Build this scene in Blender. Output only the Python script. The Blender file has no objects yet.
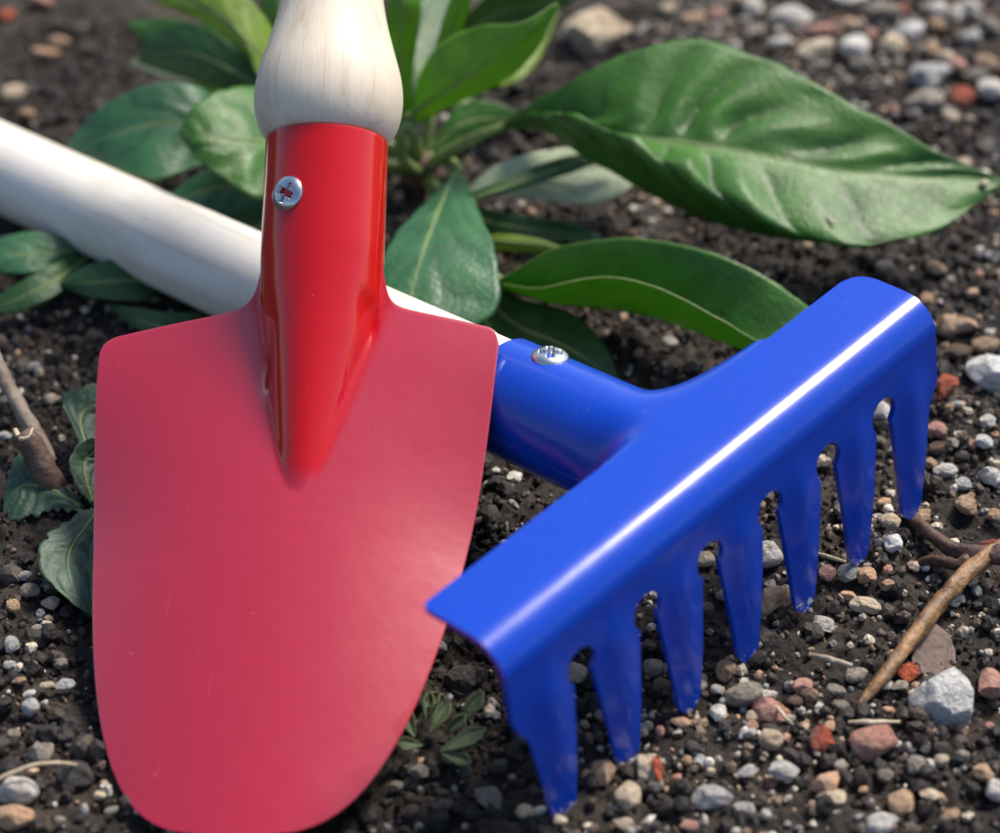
import bpy, bmesh, math, random
import numpy as np
from mathutils import Vector, Matrix, Quaternion

# ------------------------------------------------------------------ camera, sky, sun, exposure
sc = bpy.context.scene
col = sc.collection
S = 0.01                                   # everything is laid out in centimetres
PITCH = math.radians(40); HFOV = math.radians(24); DIST = 47.0
FPX = 500 / math.tan(HFOV / 2)
FW = np.array([0, math.cos(PITCH), -math.sin(PITCH)])
UP = np.array([0, math.sin(PITCH), math.cos(PITCH)])
CAM = -FW * DIST

cd = bpy.data.cameras.new('camera'); cam = bpy.data.objects.new('camera', cd); col.objects.link(cam)
cam.location = Vector(CAM * S); cam.rotation_euler = (math.pi / 2 - PITCH, 0, 0)
cd.sensor_width = 36; cd.angle = HFOV; cd.clip_start = 0.005; cd.clip_end = 500
cd.dof.use_dof = True; cd.dof.focus_distance = 0.434; cd.dof.aperture_fstop = 10.5
sc.camera = cam

SUN_AZ = math.radians(43)                  # from +Y towards +X
SUN_EL = math.radians(53)
w = bpy.data.worlds.new('World'); sc.world = w; w.use_nodes = True
nt = w.node_tree; nt.nodes.clear()
sky = nt.nodes.new('ShaderNodeTexSky'); sky.sky_type = 'NISHITA'; sky.sun_disc = False
sky.sun_elevation = SUN_EL; sky.sun_rotation = SUN_AZ; sky.dust_density = 2.0; sky.air_density = 1.0; sky.ozone_density = 2.2
bg = nt.nodes.new('ShaderNodeBackground'); bg.inputs['Strength'].default_value = 0.105
wo = nt.nodes.new('ShaderNodeOutputWorld')
nt.links.new(sky.outputs[0], bg.inputs[0]); nt.links.new(bg.outputs[0], wo.inputs[0])
sl = bpy.data.lights.new('sun', 'SUN'); sl.energy = 3.3; sl.angle = math.radians(18); sl.color = (1.0, 0.925, 0.82)
so = bpy.data.objects.new('sun', sl); col.objects.link(so)
sdir = Vector((math.sin(SUN_AZ) * math.cos(SUN_EL), math.cos(SUN_AZ) * math.cos(SUN_EL), math.sin(SUN_EL)))
so.rotation_euler = sdir.to_track_quat('Z', 'Y').to_euler(); so.location = sdir * 3
vs = sc.view_settings; vs.view_transform = 'Standard'; vs.look = 'None'; vs.exposure = 0.76; vs.gamma = 1.0; vs.use_curve_mapping = False

rng = np.random.default_rng(7); random.seed(7)

# ------------------------------------------------------------------ helpers
def raydir(u, v):
    r = FW * FPX + np.array([1., 0, 0]) * (u - 500) + UP * (416.5 - v)
    return r / np.linalg.norm(r)
def G(u, v, z=0.0):                        # the point at height z seen in direction (u, v)
    r = raydir(u, v); return CAM + r * ((z - CAM[2]) / r[2])
def topx(P):
    q = np.asarray(P) - CAM; d = q @ FW
    return np.stack([500 + FPX * q[..., 0] / d, 416.5 - FPX * (q @ UP) / d], -1)

def vnoise(x, y, seed=0):                  # smooth value noise on a lattice, -1..1
    xi = np.floor(x).astype(np.int64); yi = np.floor(y).astype(np.int64)
    xf = x - xi; yf = y - yi
    def h(a, b):
        n = (a * 374761393 + b * 668265263 + seed * 1442695041) & 0xFFFFFFFF
        n = ((n ^ (n >> 13)) * 1274126177) & 0xFFFFFFFF
        return ((n ^ (n >> 16)) & 0xFFFF) / 32767.5 - 1
    sx = xf * xf * (3 - 2 * xf); sy = yf * yf * (3 - 2 * yf)
    return ((h(xi, yi) * (1 - sx) + h(xi + 1, yi) * sx) * (1 - sy) +
            (h(xi, yi + 1) * (1 - sx) + h(xi + 1, yi + 1) * sx) * sy)
def sstep(a, b, x):
    t = np.clip((x - a) / (b - a), 0, 1); return t * t * (3 - 2 * t)

def ground_low(x, y):                      # the lie of the land, no crumbs
    x = np.asarray(x, float); y = np.asarray(y, float)
    h = -0.9 * sstep(0, 14, -0.62 * x + 0.62 * y - 2.5)
    h = h + 0.16 * vnoise(x / 3.1, y / 3.1, 1) + 0.10 * vnoise(x / 1.3 + 5, y / 1.3, 2)
    h = h - .38 * np.exp(-((x + 4.4) / 4.0) ** 2 - ((y + 10.2) / 3.2) ** 2)   # hollow where the blade digs in
    return h - 0.12
def ground_h(x, y):
    h = ground_low(x, y)
    h = h + 0.10 * vnoise(x / .62, y / .62, 3) + 0.15 * (.5 - np.abs(vnoise(x / .34 + 3, y / .34, 4))) + 0.085 * (.5 - np.abs(vnoise(x / .16, y / .16, 5))) + .03 * vnoise(x / .08, y / .08, 6) - .08
    return h
def on_ground(u, v):
    z = 0.0
    for _ in range(6):
        P = G(u, v, z); z = float(ground_low(P[0], P[1]))
    return G(u, v, z)

def mk(name, verts, faces, mats, parent=None, base=None, smooth=True, mi=None):
    v = np.asarray(verts, float)
    if base is not None: v = v - np.asarray(base)
    me = bpy.data.meshes.new(name); me.from_pydata((v * S).tolist(), [], [list(map(int, f)) for f in faces])
    for m in (mats if isinstance(mats, (list, tuple)) else [mats]): me.materials.append(m)
    if mi is not None: me.polygons.foreach_set('material_index', np.asarray(mi, np.int32))
    me.polygons.foreach_set('use_smooth', np.full(len(me.polygons), smooth)); me.update()
    o = bpy.data.objects.new(name, me); col.objects.link(o)
    if parent is not None: o.parent = parent
    elif base is not None: o.location = Vector(np.asarray(base) * S)
    return o
def fast_mesh(name, V, F, mat, colors=None, smooth=True):        # triangles or quads from arrays
    me = bpy.data.meshes.new(name); k = F.shape[1]
    me.vertices.add(len(V)); me.vertices.foreach_set('co', (V * S).astype(np.float32).ravel())
    me.loops.add(F.size); me.loops.foreach_set('vertex_index', F.astype(np.int32).ravel())
    me.polygons.add(len(F)); me.polygons.foreach_set('loop_start', np.arange(0, F.size, k, dtype=np.int32))
    me.polygons.foreach_set('use_smooth', np.full(len(F), smooth))
    if colors is not None:
        a = me.attributes.new('tint', 'FLOAT_COLOR', 'POINT')
        a.data.foreach_set('color', np.c_[colors, np.ones(len(colors))].astype(np.float32).ravel())
    me.materials.append(mat); me.update(); me.validate()
    o = bpy.data.objects.new(name, me); col.objects.link(o); return o
def empty(name, base=(0, 0, 0), M=None):
    o = bpy.data.objects.new(name, None); col.objects.link(o); o.empty_display_size = 0.01
    o.location = Vector(np.asarray(base) * S)
    if M is not None: o.rotation_euler = M.to_euler()
    return o
def tag(o, label=None, cat=None, group=None, kind=None):
    if label: o['label'] = label
    if cat: o['category'] = cat
    if group: o['group'] = group
    if kind: o['kind'] = kind
    return o
def solidify(o, t, offset=-1, rim=True):
    m = o.modifiers.new('thickness', 'SOLIDIFY'); m.thickness = t * S; m.offset = offset; m.use_even_offset = False
    return o
def grid_faces(n, m, off=0):
    i, j = np.meshgrid(np.arange(n - 1), np.arange(m - 1), indexing='ij')
    a = (i * m + j).ravel() + off
    return np.c_[a, a + 1, a + m + 1, a + m]
def weld(o, d=1e-4):
    bm = bmesh.new(); bm.from_mesh(o.data); bmesh.ops.remove_doubles(bm, verts=bm.verts, dist=d * S)
    bmesh.ops.recalc_face_normals(bm, faces=bm.faces); bm.to_mesh(o.data); bm.free(); o.data.update()

# ------------------------------------------------------------------ materials
def new_mat(name):
    m = bpy.data.materials.new(name); m.use_nodes = True
    return m, m.node_tree, m.node_tree.nodes['Principled BSDF']
def N(t, kind, **kw):
    n = t.nodes.new(kind)
    for k, v in kw.items():
        if k in n.inputs: n.inputs[k].default_value = v
        else: setattr(n, k, v)
    return n
def ramp(t, fac, stops):
    r = t.nodes.new('ShaderNodeValToRGB'); e = r.color_ramp.elements
    while len(e) < len(stops): e.new(0.5)
    for el, (p, c) in zip(e, stops): el.position = p; el.color = (*c, 1)
    t.links.new(fac, r.inputs[0]); return r.outputs[0]
def mixc(t, fac, a, b, mode='MIX'):
    n = t.nodes.new('ShaderNodeMix'); n.data_type = 'RGBA'; n.blend_type = mode
    for idx, v in ((0, fac), (6, a), (7, b)):
        if hasattr(v, 'links'): t.links.new(v, n.inputs[idx])
        else: n.inputs[idx].default_value = v if idx == 0 else (*v, 1)
    return n.outputs[2]
def noise(t, scale, detail=4, rough=.55, vec=None, dist=0.0):
    n = N(t, 'ShaderNodeTexNoise', Scale=scale, Detail=detail, Roughness=rough, Distortion=dist)
    if vec is not None: t.links.new(vec, n.inputs['Vector'])
    return n.outputs[0]
def objvec(t, scale=(1, 1, 1)):
    c = N(t, 'ShaderNodeTexCoord'); m = N(t, 'ShaderNodeMapping'); m.inputs['Scale'].default_value = scale
    t.links.new(c.outputs['Object'], m.inputs['Vector']); return m.outputs[0]
def bump(t, bsdf, h, strength, dist):
    b = N(t, 'ShaderNodeBump', Strength=strength, Distance=dist); t.links.new(h, b.inputs['Height'])
    t.links.new(b.outputs[0], bsdf.inputs['Normal']); return b

def paint(name, base, dark, rough, coat, spec=.5, wear=False, ior=1.7, crough=.05):
    m, t, b = new_mat(name); v = objvec(t)
    c = mixc(t, noise(t, 60, 5, .6, v), base, dark)
    if wear:                                # bare metal where the paint is chipped off the tips
        a = N(t, 'ShaderNodeAttribute', attribute_name='wear')
        n = noise(t, 700, 4, .65, v)
        mul = N(t, 'ShaderNodeMath', operation='MULTIPLY'); t.links.new(a.outputs['Fac'], mul.inputs[0]); t.links.new(n, mul.inputs[1])
        msk = ramp(t, mul.outputs[0], [(.475, (0, 0, 0)), (.50, (1, 1, 1))])
        c = mixc(t, msk, c, (.5, .52, .55))
    # a little dust in soft patches
    dust = ramp(t, noise(t, 900, 2, .5, v), [(.70, (0, 0, 0)), (.76, (1, 1, 1))])
    dm = N(t, 'ShaderNodeMath', operation='MULTIPLY'); t.links.new(dust, dm.inputs[0]); dm.inputs[1].default_value = .10
    c = mixc(t, dm.outputs[0], c, (.35, .32, .3))
    t.links.new(c, b.inputs['Base Color'])
    r = N(t, 'ShaderNodeMapRange'); t.links.new(noise(t, 120, 5, .65, v), r.inputs[0])
    r.inputs[3].default_value = rough * .75; r.inputs[4].default_value = rough * 1.35
    t.links.new(r.outputs[0], b.inputs['Roughness'])
    b.inputs['Coat Weight'].default_value = coat; b.inputs['Coat Roughness'].default_value = crough; b.inputs['Coat IOR'].default_value = ior
    b.inputs['Specular IOR Level'].default_value = spec
    bump(t, b, noise(t, 160, 3, .5, v), .05, .002)
    return m
M_BLUE = paint('blue_enamel', (.0008, .050, .45), (.0008, .042, .40), .28, .38, .25, wear=True, ior=1.5, crough=.13)
def red_enamel():
    m, t, b = new_mat('red_enamel'); v = objvec(t); g = N(t, 'ShaderNodeAttribute', attribute_name='gloss_tint').outputs['Fac']
    sky_pink = mixc(t, noise(t, 35, 5, .6, v), (.46, .004, .024), (.40, .003, .021))  # sky reflection on the blade, painted into its colour as a pinker red
    c = mixc(t, g, sky_pink, (.52, .003, .004))
    sp = ramp(t, noise(t, 800, 2, .5, v), [(.765, (0, 0, 0)), (.79, (.22, .22, .22))])
    c = mixc(t, sp, c, (.55, .35, .33))
    fine = objvec(t, (900, 25, 900)); scr = ramp(t, noise(t, 1.0, 3, .6, fine), [(.70, (0, 0, 0)), (.78, (.16, .16, .16))])
    c = mixc(t, scr, c, (.62, .25, .27))
    t.links.new(c, b.inputs['Base Color'])
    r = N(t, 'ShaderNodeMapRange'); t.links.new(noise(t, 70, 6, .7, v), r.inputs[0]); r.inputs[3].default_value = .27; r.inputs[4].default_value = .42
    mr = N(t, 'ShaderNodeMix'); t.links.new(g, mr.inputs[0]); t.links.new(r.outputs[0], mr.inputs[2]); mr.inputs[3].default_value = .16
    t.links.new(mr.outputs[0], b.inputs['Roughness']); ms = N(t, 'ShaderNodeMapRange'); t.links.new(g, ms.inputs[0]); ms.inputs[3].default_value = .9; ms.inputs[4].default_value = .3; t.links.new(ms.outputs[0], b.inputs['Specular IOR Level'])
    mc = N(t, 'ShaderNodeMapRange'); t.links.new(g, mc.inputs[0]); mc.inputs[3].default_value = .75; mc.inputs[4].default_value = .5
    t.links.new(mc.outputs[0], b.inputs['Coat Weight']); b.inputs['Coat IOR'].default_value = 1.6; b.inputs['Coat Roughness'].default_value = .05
    bump(t, b, noise(t, 160, 3, .5, v), .05, .002); return m
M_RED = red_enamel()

def wood(name, base, dark, axis):
    m, t, b = new_mat(name)
    sc_ = [260, 260, 260]; sc_[axis] = 9
    v = objvec(t, tuple(sc_)); g = noise(t, 1.0, 6, .62, v, .3)
    sc2 = [700, 700, 700]; sc2[axis] = 30
    g2 = noise(t, 1.0, 3, .6, objvec(t, tuple(sc2)))
    c = ramp(t, g, [(.22, dark), (.48, base), (.8, tuple(min(1, x * 1.06) for x in base))])
    f = ramp(t, g2, [(.30, (.62, .52, .42)), (.44, (1, 1, 1))])
    c = mixc(t, .20, c, f, 'MULTIPLY')
    st = ramp(t, noise(t, 55, 5, .6, objvec(t)), [(.34, (.80, .75, .68)), (.5, (1, 1, 1))])
    c = mixc(t, .5, c, st, 'MULTIPLY')
    sc3 = [190, 190, 190]; sc3[axis] = 45
    mk_ = ramp(t, noise(t, 1.0, 4, .7, objvec(t, tuple(sc3))), [(.285, (.42, .34, .27)), (.335, (1, 1, 1))])     # nicks and handling marks
    c = mixc(t, .6, c, mk_, 'MULTIPLY')
    t.links.new(c, b.inputs['Base Color']); b.inputs['Roughness'].default_value = .55
    bump(t, b, g2, .25, .0004); return m
M_WOODY = wood('pale_turned_wood', (.68, .58, .45), (.52, .39, .26), 1)
M_WOODS = wood('pale_stick_wood', (.71, .665, .585), (.52, .455, .365), 1)

m, t, b = new_mat('zinc_steel'); b.inputs['Metallic'].default_value = 1
t.links.new(ramp(t, noise(t, 500, 3), [(.3, (.40, .43, .46)), (.7, (.62, .65, .68))]), b.inputs['Base Color'])
b.inputs['Roughness'].default_value = .27; M_STEEL = m

# soil
m, t, b = new_mat('dark_soil'); v = objvec(t)
c = ramp(t, noise(t, 90, 8, .65, v), [(.3, (.011, .0078, .0058)), (.5, (.031, .0225, .0165)), (.72, (.085, .063, .046))])
c2 = ramp(t, noise(t, 1400, 4, .7, v), [(.35, (.45, .42, .4)), (.55, (1, 1, 1)), (.72, (1.9, 1.8, 1.7))])
c = mixc(t, .85, c, c2, 'MULTIPLY')
sp = N(t, 'ShaderNodeTexVoronoi', Scale=1100.0); t.links.new(v, sp.inputs['Vector'])
spm = ramp(t, sp.outputs['Color'], [(.93, (0, 0, 0)), (.95, (1, 1, 1))])
c = mixc(t, spm, c, (.26, .23, .2))
t.links.new(c, b.inputs['Base Color']); b.inputs['Roughness'].default_value = .72; b.inputs['Specular IOR Level'].default_value = .4
bump(t, b, noise(t, 900, 6, .7, v), .9, .0012); M_SOIL = m

m, t, b = new_mat('crumb'); a = N(t, 'ShaderNodeAttribute', attribute_name='tint')
c = mixc(t, .7, a.outputs['Color'], ramp(t, noise(t, 1500, 3, .6, objvec(t)), [(.35, (.5, .48, .46)), (.65, (1.3, 1.3, 1.3))]), 'MULTIPLY')
t.links.new(c, b.inputs['Base Color']); b.inputs['Roughness'].default_value = .65; b.inputs['Specular IOR Level'].default_value = .4
bump(t, b, noise(t, 1800, 3, .6, objvec(t)), .5, .0006); M_CRUMB = m

def stone_mat(name, a, bcol, fleck, rough=.5):
    m, t, b = new_mat(name)
    c_ = N(t, 'ShaderNodeTexCoord'); oi = N(t, 'ShaderNodeObjectInfo')
    ad = N(t, 'ShaderNodeVectorMath', operation='ADD'); t.links.new(c_.outputs['Object'], ad.inputs[0])
    mr = N(t, 'ShaderNodeVectorMath', operation='SCALE'); t.links.new(oi.outputs['Location'], mr.inputs[0]); mr.inputs['Scale'].default_value = 37.0
    t.links.new(mr.outputs[0], ad.inputs[1]); v = ad.outputs[0]
    # object coordinates are in unit-stone space: scale 1 is about the stone itself
    c = ramp(t, noise(t, 90, 5, .65, v, .4), [(.33, bcol), (.62, a)])
    f = ramp(t, noise(t, 420, 4, .7, v), [(.30, fleck), (.46, (1, 1, 1)), (.60, (1, 1, 1)), (.72, (1.25, 1.22, 1.2))])
    c = mixc(t, .8, c, f, 'MULTIPLY')
    d = ramp(t, noise(t, 150, 4, .6, v), [(.56, (1, 1, 1)), (.70, (.42, .36, .31))])       # soil clinging to it
    c = mixc(t, .75, c, d, 'MULTIPLY')
    var = N(t, 'ShaderNodeMapRange'); t.links.new(oi.outputs['Random'], var.inputs[0]); var.inputs[3].default_value = .95; var.inputs[4].default_value = 1.5
    hs = N(t, 'ShaderNodeHueSaturation'); hs.inputs['Saturation'].default_value = 1.12; t.links.new(c, hs.inputs['Color']); t.links.new(var.outputs[0], hs.inputs['Value'])
    t.links.new(hs.outputs[0], b.inputs['Base Color']); b.inputs['Roughness'].default_value = rough
    bump(t, b, noise(t, 260, 6, .65, v), .6, .06); return m
STONE = {
 'white': stone_mat('white_quartz', (.66, .63, .58), (.46, .42, .37), (.62, .57, .52)),
 'cream': stone_mat('cream_stone', (.58, .49, .37), (.42, .33, .23), (.6, .52, .44)),
 'tan': stone_mat('tan_stone', (.42, .29, .19), (.27, .18, .12), (.55, .48, .4)),
 'peach': stone_mat('peach_stone', (.60, .38, .24), (.46, .33, .25), (.6, .5, .42)),
 'pink': stone_mat('pink_stone', (.50, .30, .25), (.40, .20, .15), (.65, .55, .5)),
 'red': stone_mat('brick_red_stone', (.36, .10, .06), (.22, .07, .05), (.6, .5, .45)),
 'grey': stone_mat('grey_stone', (.33, .285, .235), (.19, .165, .135), (.55, .55, .55)),
 'blue-grey': stone_mat('blue_grey_stone', (.38, .37, .35), (.24, .235, .225), (.55, .55, .58)),
 'pale grey': stone_mat('pale_granite', (.66, .65, .62), (.44, .43, .41), (.36, .36, .36), .6),
 'brown': stone_mat('brown_stone', (.17, .11, .075), (.09, .06, .045), (.6, .5, .45)),
 'dark': stone_mat('dark_stone', (.085, .075, .07), (.045, .04, .036), (.6, .6, .6), .45),
}

def leaf_mat(name, c1, c2, vein, rough=.42, trans=.25):
    m, t, b = new_mat(name); v = objvec(t)
    a = N(t, 'ShaderNodeAttribute', attribute_name='vein')
    c = ramp(t, noise(t, 130, 5, .6, v), [(.3, c2), (.65, c1)])
    c = mixc(t, .35, c, ramp(t, noise(t, 1200, 3, .6, v), [(.3, (.6, .65, .55)), (.7, (1.25, 1.2, 1.2))]), 'MULTIPLY')
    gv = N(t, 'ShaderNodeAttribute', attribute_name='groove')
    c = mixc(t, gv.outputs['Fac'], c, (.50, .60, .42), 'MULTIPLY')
    c = mixc(t, a.outputs['Fac'], c, vein)
    vo = N(t, 'ShaderNodeTexVoronoi', feature='DISTANCE_TO_EDGE', Scale=430.0); wv_ = N(t, 'ShaderNodeVectorMath', operation='ADD')
    nzv = N(t, 'ShaderNodeTexNoise', Scale=260.0, Detail=3.0); t.links.new(v, nzv.inputs['Vector'])
    sc_ = N(t, 'ShaderNodeVectorMath', operation='SCALE'); t.links.new(nzv.outputs['Color'], sc_.inputs[0]); sc_.inputs['Scale'].default_value = .004
    t.links.new(v, wv_.inputs[0]); t.links.new(sc_.outputs[0], wv_.inputs[1]); t.links.new(wv_.outputs[0], vo.inputs['Vector'])
    net = ramp(t, vo.outputs['Distance'], [(.0, (.66, .70, .6)), (.10, (1, 1, 1))])
    c = mixc(t, .45, c, net, 'MULTIPLY')
    # small dry blemishes
    bl = ramp(t, noise(t, 230, 3, .5, v), [(.705, (0, 0, 0)), (.73, (1, 1, 1))])
    c = mixc(t, bl, c, (.06, .04, .02))
    t.links.new(c, b.inputs['Base Color']); b.inputs['Roughness'].default_value = rough
    b.inputs['Specular IOR Level'].default_value = .5
    rr = N(t, 'ShaderNodeMapRange'); t.links.new(noise(t, 300, 4, .6, v), rr.inputs[0]); rr.inputs[3].default_value = rough * .8; rr.inputs[4].default_value = rough * 1.35
    t.links.new(rr.outputs[0], b.inputs['Roughness'])
    b1 = bump(t, b, noise(t, 1300, 3, .6, v), .25, .0006)
    nr = ramp(t, vo.outputs['Distance'], [(.0, (0, 0, 0)), (.22, (1, 1, 1))])
    b2 = N(t, 'ShaderNodeBump', Strength=.14, Distance=.0004); t.links.new(nr, b2.inputs['Height']); t.links.new(b1.outputs[0], b2.inputs['Normal']); t.links.new(b2.outputs[0], b.inputs['Normal'])
    tr = N(t, 'ShaderNodeBsdfTranslucent'); tr.inputs[0].default_value = (*[min(1, x * 2.2) for x in c1], 1)
    mx = N(t, 'ShaderNodeMixShader'); mx.inputs[0].default_value = trans
    out = t.nodes['Material Output']; t.links.new(b.outputs[0], mx.inputs[1]); t.links.new(tr.outputs[0], mx.inputs[2]); t.links.new(mx.outputs[0], out.inputs[0])
    return m
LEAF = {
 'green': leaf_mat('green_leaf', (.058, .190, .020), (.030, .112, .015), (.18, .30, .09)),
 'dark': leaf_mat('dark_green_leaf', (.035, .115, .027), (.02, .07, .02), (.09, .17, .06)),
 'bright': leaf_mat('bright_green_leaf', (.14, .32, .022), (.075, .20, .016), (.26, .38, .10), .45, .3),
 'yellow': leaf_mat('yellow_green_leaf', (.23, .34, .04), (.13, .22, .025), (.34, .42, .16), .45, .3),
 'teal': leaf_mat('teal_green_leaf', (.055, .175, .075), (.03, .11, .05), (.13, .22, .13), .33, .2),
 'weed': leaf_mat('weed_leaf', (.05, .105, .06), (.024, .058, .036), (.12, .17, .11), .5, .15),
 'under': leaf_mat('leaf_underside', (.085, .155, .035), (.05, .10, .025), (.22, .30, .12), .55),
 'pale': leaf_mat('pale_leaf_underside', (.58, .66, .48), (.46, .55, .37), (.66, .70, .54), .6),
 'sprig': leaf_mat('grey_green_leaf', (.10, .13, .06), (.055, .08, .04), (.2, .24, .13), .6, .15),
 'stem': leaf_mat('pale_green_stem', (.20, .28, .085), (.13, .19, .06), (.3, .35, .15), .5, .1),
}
def plain(name, c1, c2, scale, rough, stretch=(1, 1, 1)):
    m, t, b = new_mat(name); v = objvec(t, stretch)
    t.links.new(ramp(t, noise(t, scale, 6, .65, v), [(.3, c2), (.68, c1)]), b.inputs['Base Color'])
    b.inputs['Roughness'].default_value = rough; bump(t, b, noise(t, scale * 3, 5, .6, v), .5, .001); return m
M_TWIG = plain('twig_bark', (.34, .18, .07), (.05, .024, .013), 240, .5)
M_TWIGD = plain('dark_twig_bark', (.10, .045, .028), (.03, .018, .014), 260, .55)
M_DRY = plain('dry_straw', (.55, .46, .32), (.34, .25, .15), 300, .6)
M_STALK = plain('weathered_stalk', (.36, .30, .24), (.14, .09, .06), 200, .7)
M_BARK = plain('bark_chip', (.13, .075, .05), (.06, .035, .026), 220, .6)
M_ROOT = plain('root_crown', (.14, .075, .04), (.06, .035, .02), 250, .7)

# ------------------------------------------------------------------ ground: one sheet, dense where the camera is near
def axis_pts(lo, hi, step, far):
    core = np.arange(lo, hi + step / 2, step); out = []
    d = step
    x = hi
    while x < far:
        d *= 1.35; x += d; out.append(x)
    neg = []; d = step; x = lo
    while x > -far:
        d *= 1.35; x -= d; neg.append(x)
    return np.array(neg[::-1] + core.tolist() + out)
gx = axis_pts(-13.5, 13.5, .05, 6000); gy = axis_pts(-12.5, 17.5, .05, 6000)
X, Y = np.meshgrid(gx, gy, indexing='ij')
Z = ground_h(X, Y)
far = np.maximum(np.abs(X), np.abs(Y)); Z = Z * (1 - sstep(25, 80, far)) - .5 * sstep(25, 80, far)
ground = fast_mesh('soil', np.stack([X, Y, Z], -1).reshape(-1, 3), grid_faces(len(gx), len(gy)), M_SOIL)
ground.name = 'ground'; tag(ground, 'dark crumbly garden soil under the tools', kind='structure')

# ------------------------------------------------------------------ the blue rake
R_O = np.array([4.397, -6.663, 0.0]); R_YAW = .803; R_ROLL = .058
PT = 1.600; RW = 5.60; REB = 2.22; RH = 4.17; HO = .237; SRAD = 1.0; SLOPE = .158
d_ = Vector((math.cos(R_YAW) * math.cos(R_ROLL), math.sin(R_YAW) * math.cos(R_ROLL), math.sin(R_ROLL)))
y_ = Vector((-math.sin(R_YAW), math.cos(R_YAW), 0)); n_ = d_.cross(y_)
RM = Matrix((d_, y_, n_)).transposed()
rake = empty('rake', R_O, RM)
tag(rake, 'blue enamelled hand rake with seven tines and a white wooden stick', 'rake')

# profile of the sheet in (Y back, Z up): plate, bend, face
def rake_profile():
    P = []
    yb, zb = REB, RH
    s_ = math.tan(SLOPE)
    yb0 = 1.06; zb0 = zb + (yb - yb0) * s_
    a0 = math.radians(4); Rb = .60; a1 = -math.radians(88)
    n = 14; dl = (yb - yb0) / n; y, z = yb, zb; P.append((y, z))
    for k in range(n):                                       # gently arched plate
        sl_ = SLOPE + (a0 - SLOPE) * (k + .5) / n; y -= dl; z += dl * math.tan(sl_); P.append((y, z))
    ccy = y - Rb * math.sin(a0); ccz = z - Rb * math.cos(a0)
    for k in range(1, 19):
        a = a0 + (a1 - a0) * k / 18
        P.append((ccy + Rb * math.sin(a), ccz + Rb * math.cos(a)))
    return P
prof = rake_profile()
FACE_Y, FACE_Z = prof[-1]                                   # where the face begins
TIP_Y = 0.0
def face_y(z): return FACE_Y + (TIP_Y - FACE_Y) * (FACE_Z - z) / FACE_Z
verts = []; faces = []
rad_t = SRAD + .06; FL_R = 1.75; FL_L = .45
xs_s = [HO + ph / 90 * (rad_t + (FL_R if ph > 0 else FL_L)) for ph in np.linspace(-90, 90, 33)]     # where the socket joins
xs = np.r_[np.linspace(-RW, xs_s[0], 40)[:-1], xs_s, np.linspace(xs_s[-1], RW, 30)[1:]]
# plate and bend: rounded back corners
for (py, pz) in prof:
    back = py - (REB - .5)
    for x in xs:
        xx = x
        if x > 0 and back > 0: xx = x - (1 - math.sqrt(max(0, 1 - (back / .5) ** 2))) * .42 * max(0, (x - RW + 1.2) / 1.2)
        if x < 0 and py > REB - .15: xx = x + (1 - math.sqrt(max(0, 1 - ((py - REB + .15) / .15) ** 2))) * .12 * max(0, (-x - RW + .6) / .6)
        verts.append((xx, py, pz))
faces += grid_faces(len(prof), len(xs)).tolist()
# the face and tines, one tine cell after another, sharing the top line
cols = 16
ARCH = 3.28; AR = .34; AC = ARCH - AR
zrows = np.r_[np.linspace(FACE_Z, ARCH + .02, 5), ARCH - AR * (1 - np.cos(np.linspace(0.02, math.pi / 2, 12))), np.linspace(AC - .04, AC - .36, 9), np.linspace(AC - .5, .25, 20), [.14, .06, 0.0, -.03]]
def gap_half(z):
    if z >= ARCH: return 0.0
    if z >= AC: return math.sqrt(max(0, AR ** 2 - (z - AC) ** 2))
    q = (AC - z) / AC
    ln = .20 + .36 * q                                       # straight sides below the round hole
    return max(ln, math.sqrt(max(0, AR ** 2 - (z - AC) ** 2)))
wear = {}
MSPLIT = int(np.argmin(np.abs(zrows - 2.3))); tine_data = []
for k in range(7):
    c = (k - 3) * PT; off = len(verts); cell = []; cw = []
    for z in zrows:
        g = gap_half(z); hl = hr = PT / 2 - g
        endw = RW - 3 * PT
        def outer(z):
            if z > 2.85: return endw
            tw = PT / 2 - gap_half(z)
            return tw + (endw - tw) * (1 - sstep(2.2, 2.85, 2.2 + 2.85 - z))
        if k == 0: hl = outer(z)
        if k == 6: hr = outer(z)
        if z < .25:                                          # rounded tip
            kf = math.sqrt(max(0.0, 1 - ((.25 - z) / .285) ** 2)); hl *= kf; hr *= kf
        for i in range(cols + 1):
            f = i / cols; x = -hl + (hl + hr) * f
            # pressed rib along every tine, hollow towards the gaps
            rib = .13 * math.exp(-(x / .26) ** 2) * float(sstep(ARCH + .35, ARCH - .5, z)) if False else .07 * math.exp(-((x - .05) / .34) ** 2) * float(1 - sstep(ARCH - .6, ARCH + .35, z)) * float(.3 + .7 * sstep(0, 1.6, z))
            ed = -.05 * float(1 - sstep(ARCH - .3, ARCH + .2, z)) * abs(f * 2 - 1) ** 3
            bow = .03 * math.sin(math.pi * min(1, max(0, (FACE_Z - z) / FACE_Z)))
            cell.append((c + x, face_y(z) - rib - bow, z))
            wr = float(1 - sstep(.15, .85, z)) * (1.0 if k in (0,) else (.90 if k in (1, 4) else .82))
            cw.append(wr)
    n1 = (MSPLIT + 1) * (cols + 1); verts += cell[:n1]; faces += grid_faces(MSPLIT + 1, cols + 1, off).tolist()
    tine_data.append((cell[n1 - cols - 1:], cw[n1 - cols - 1:]))
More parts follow.
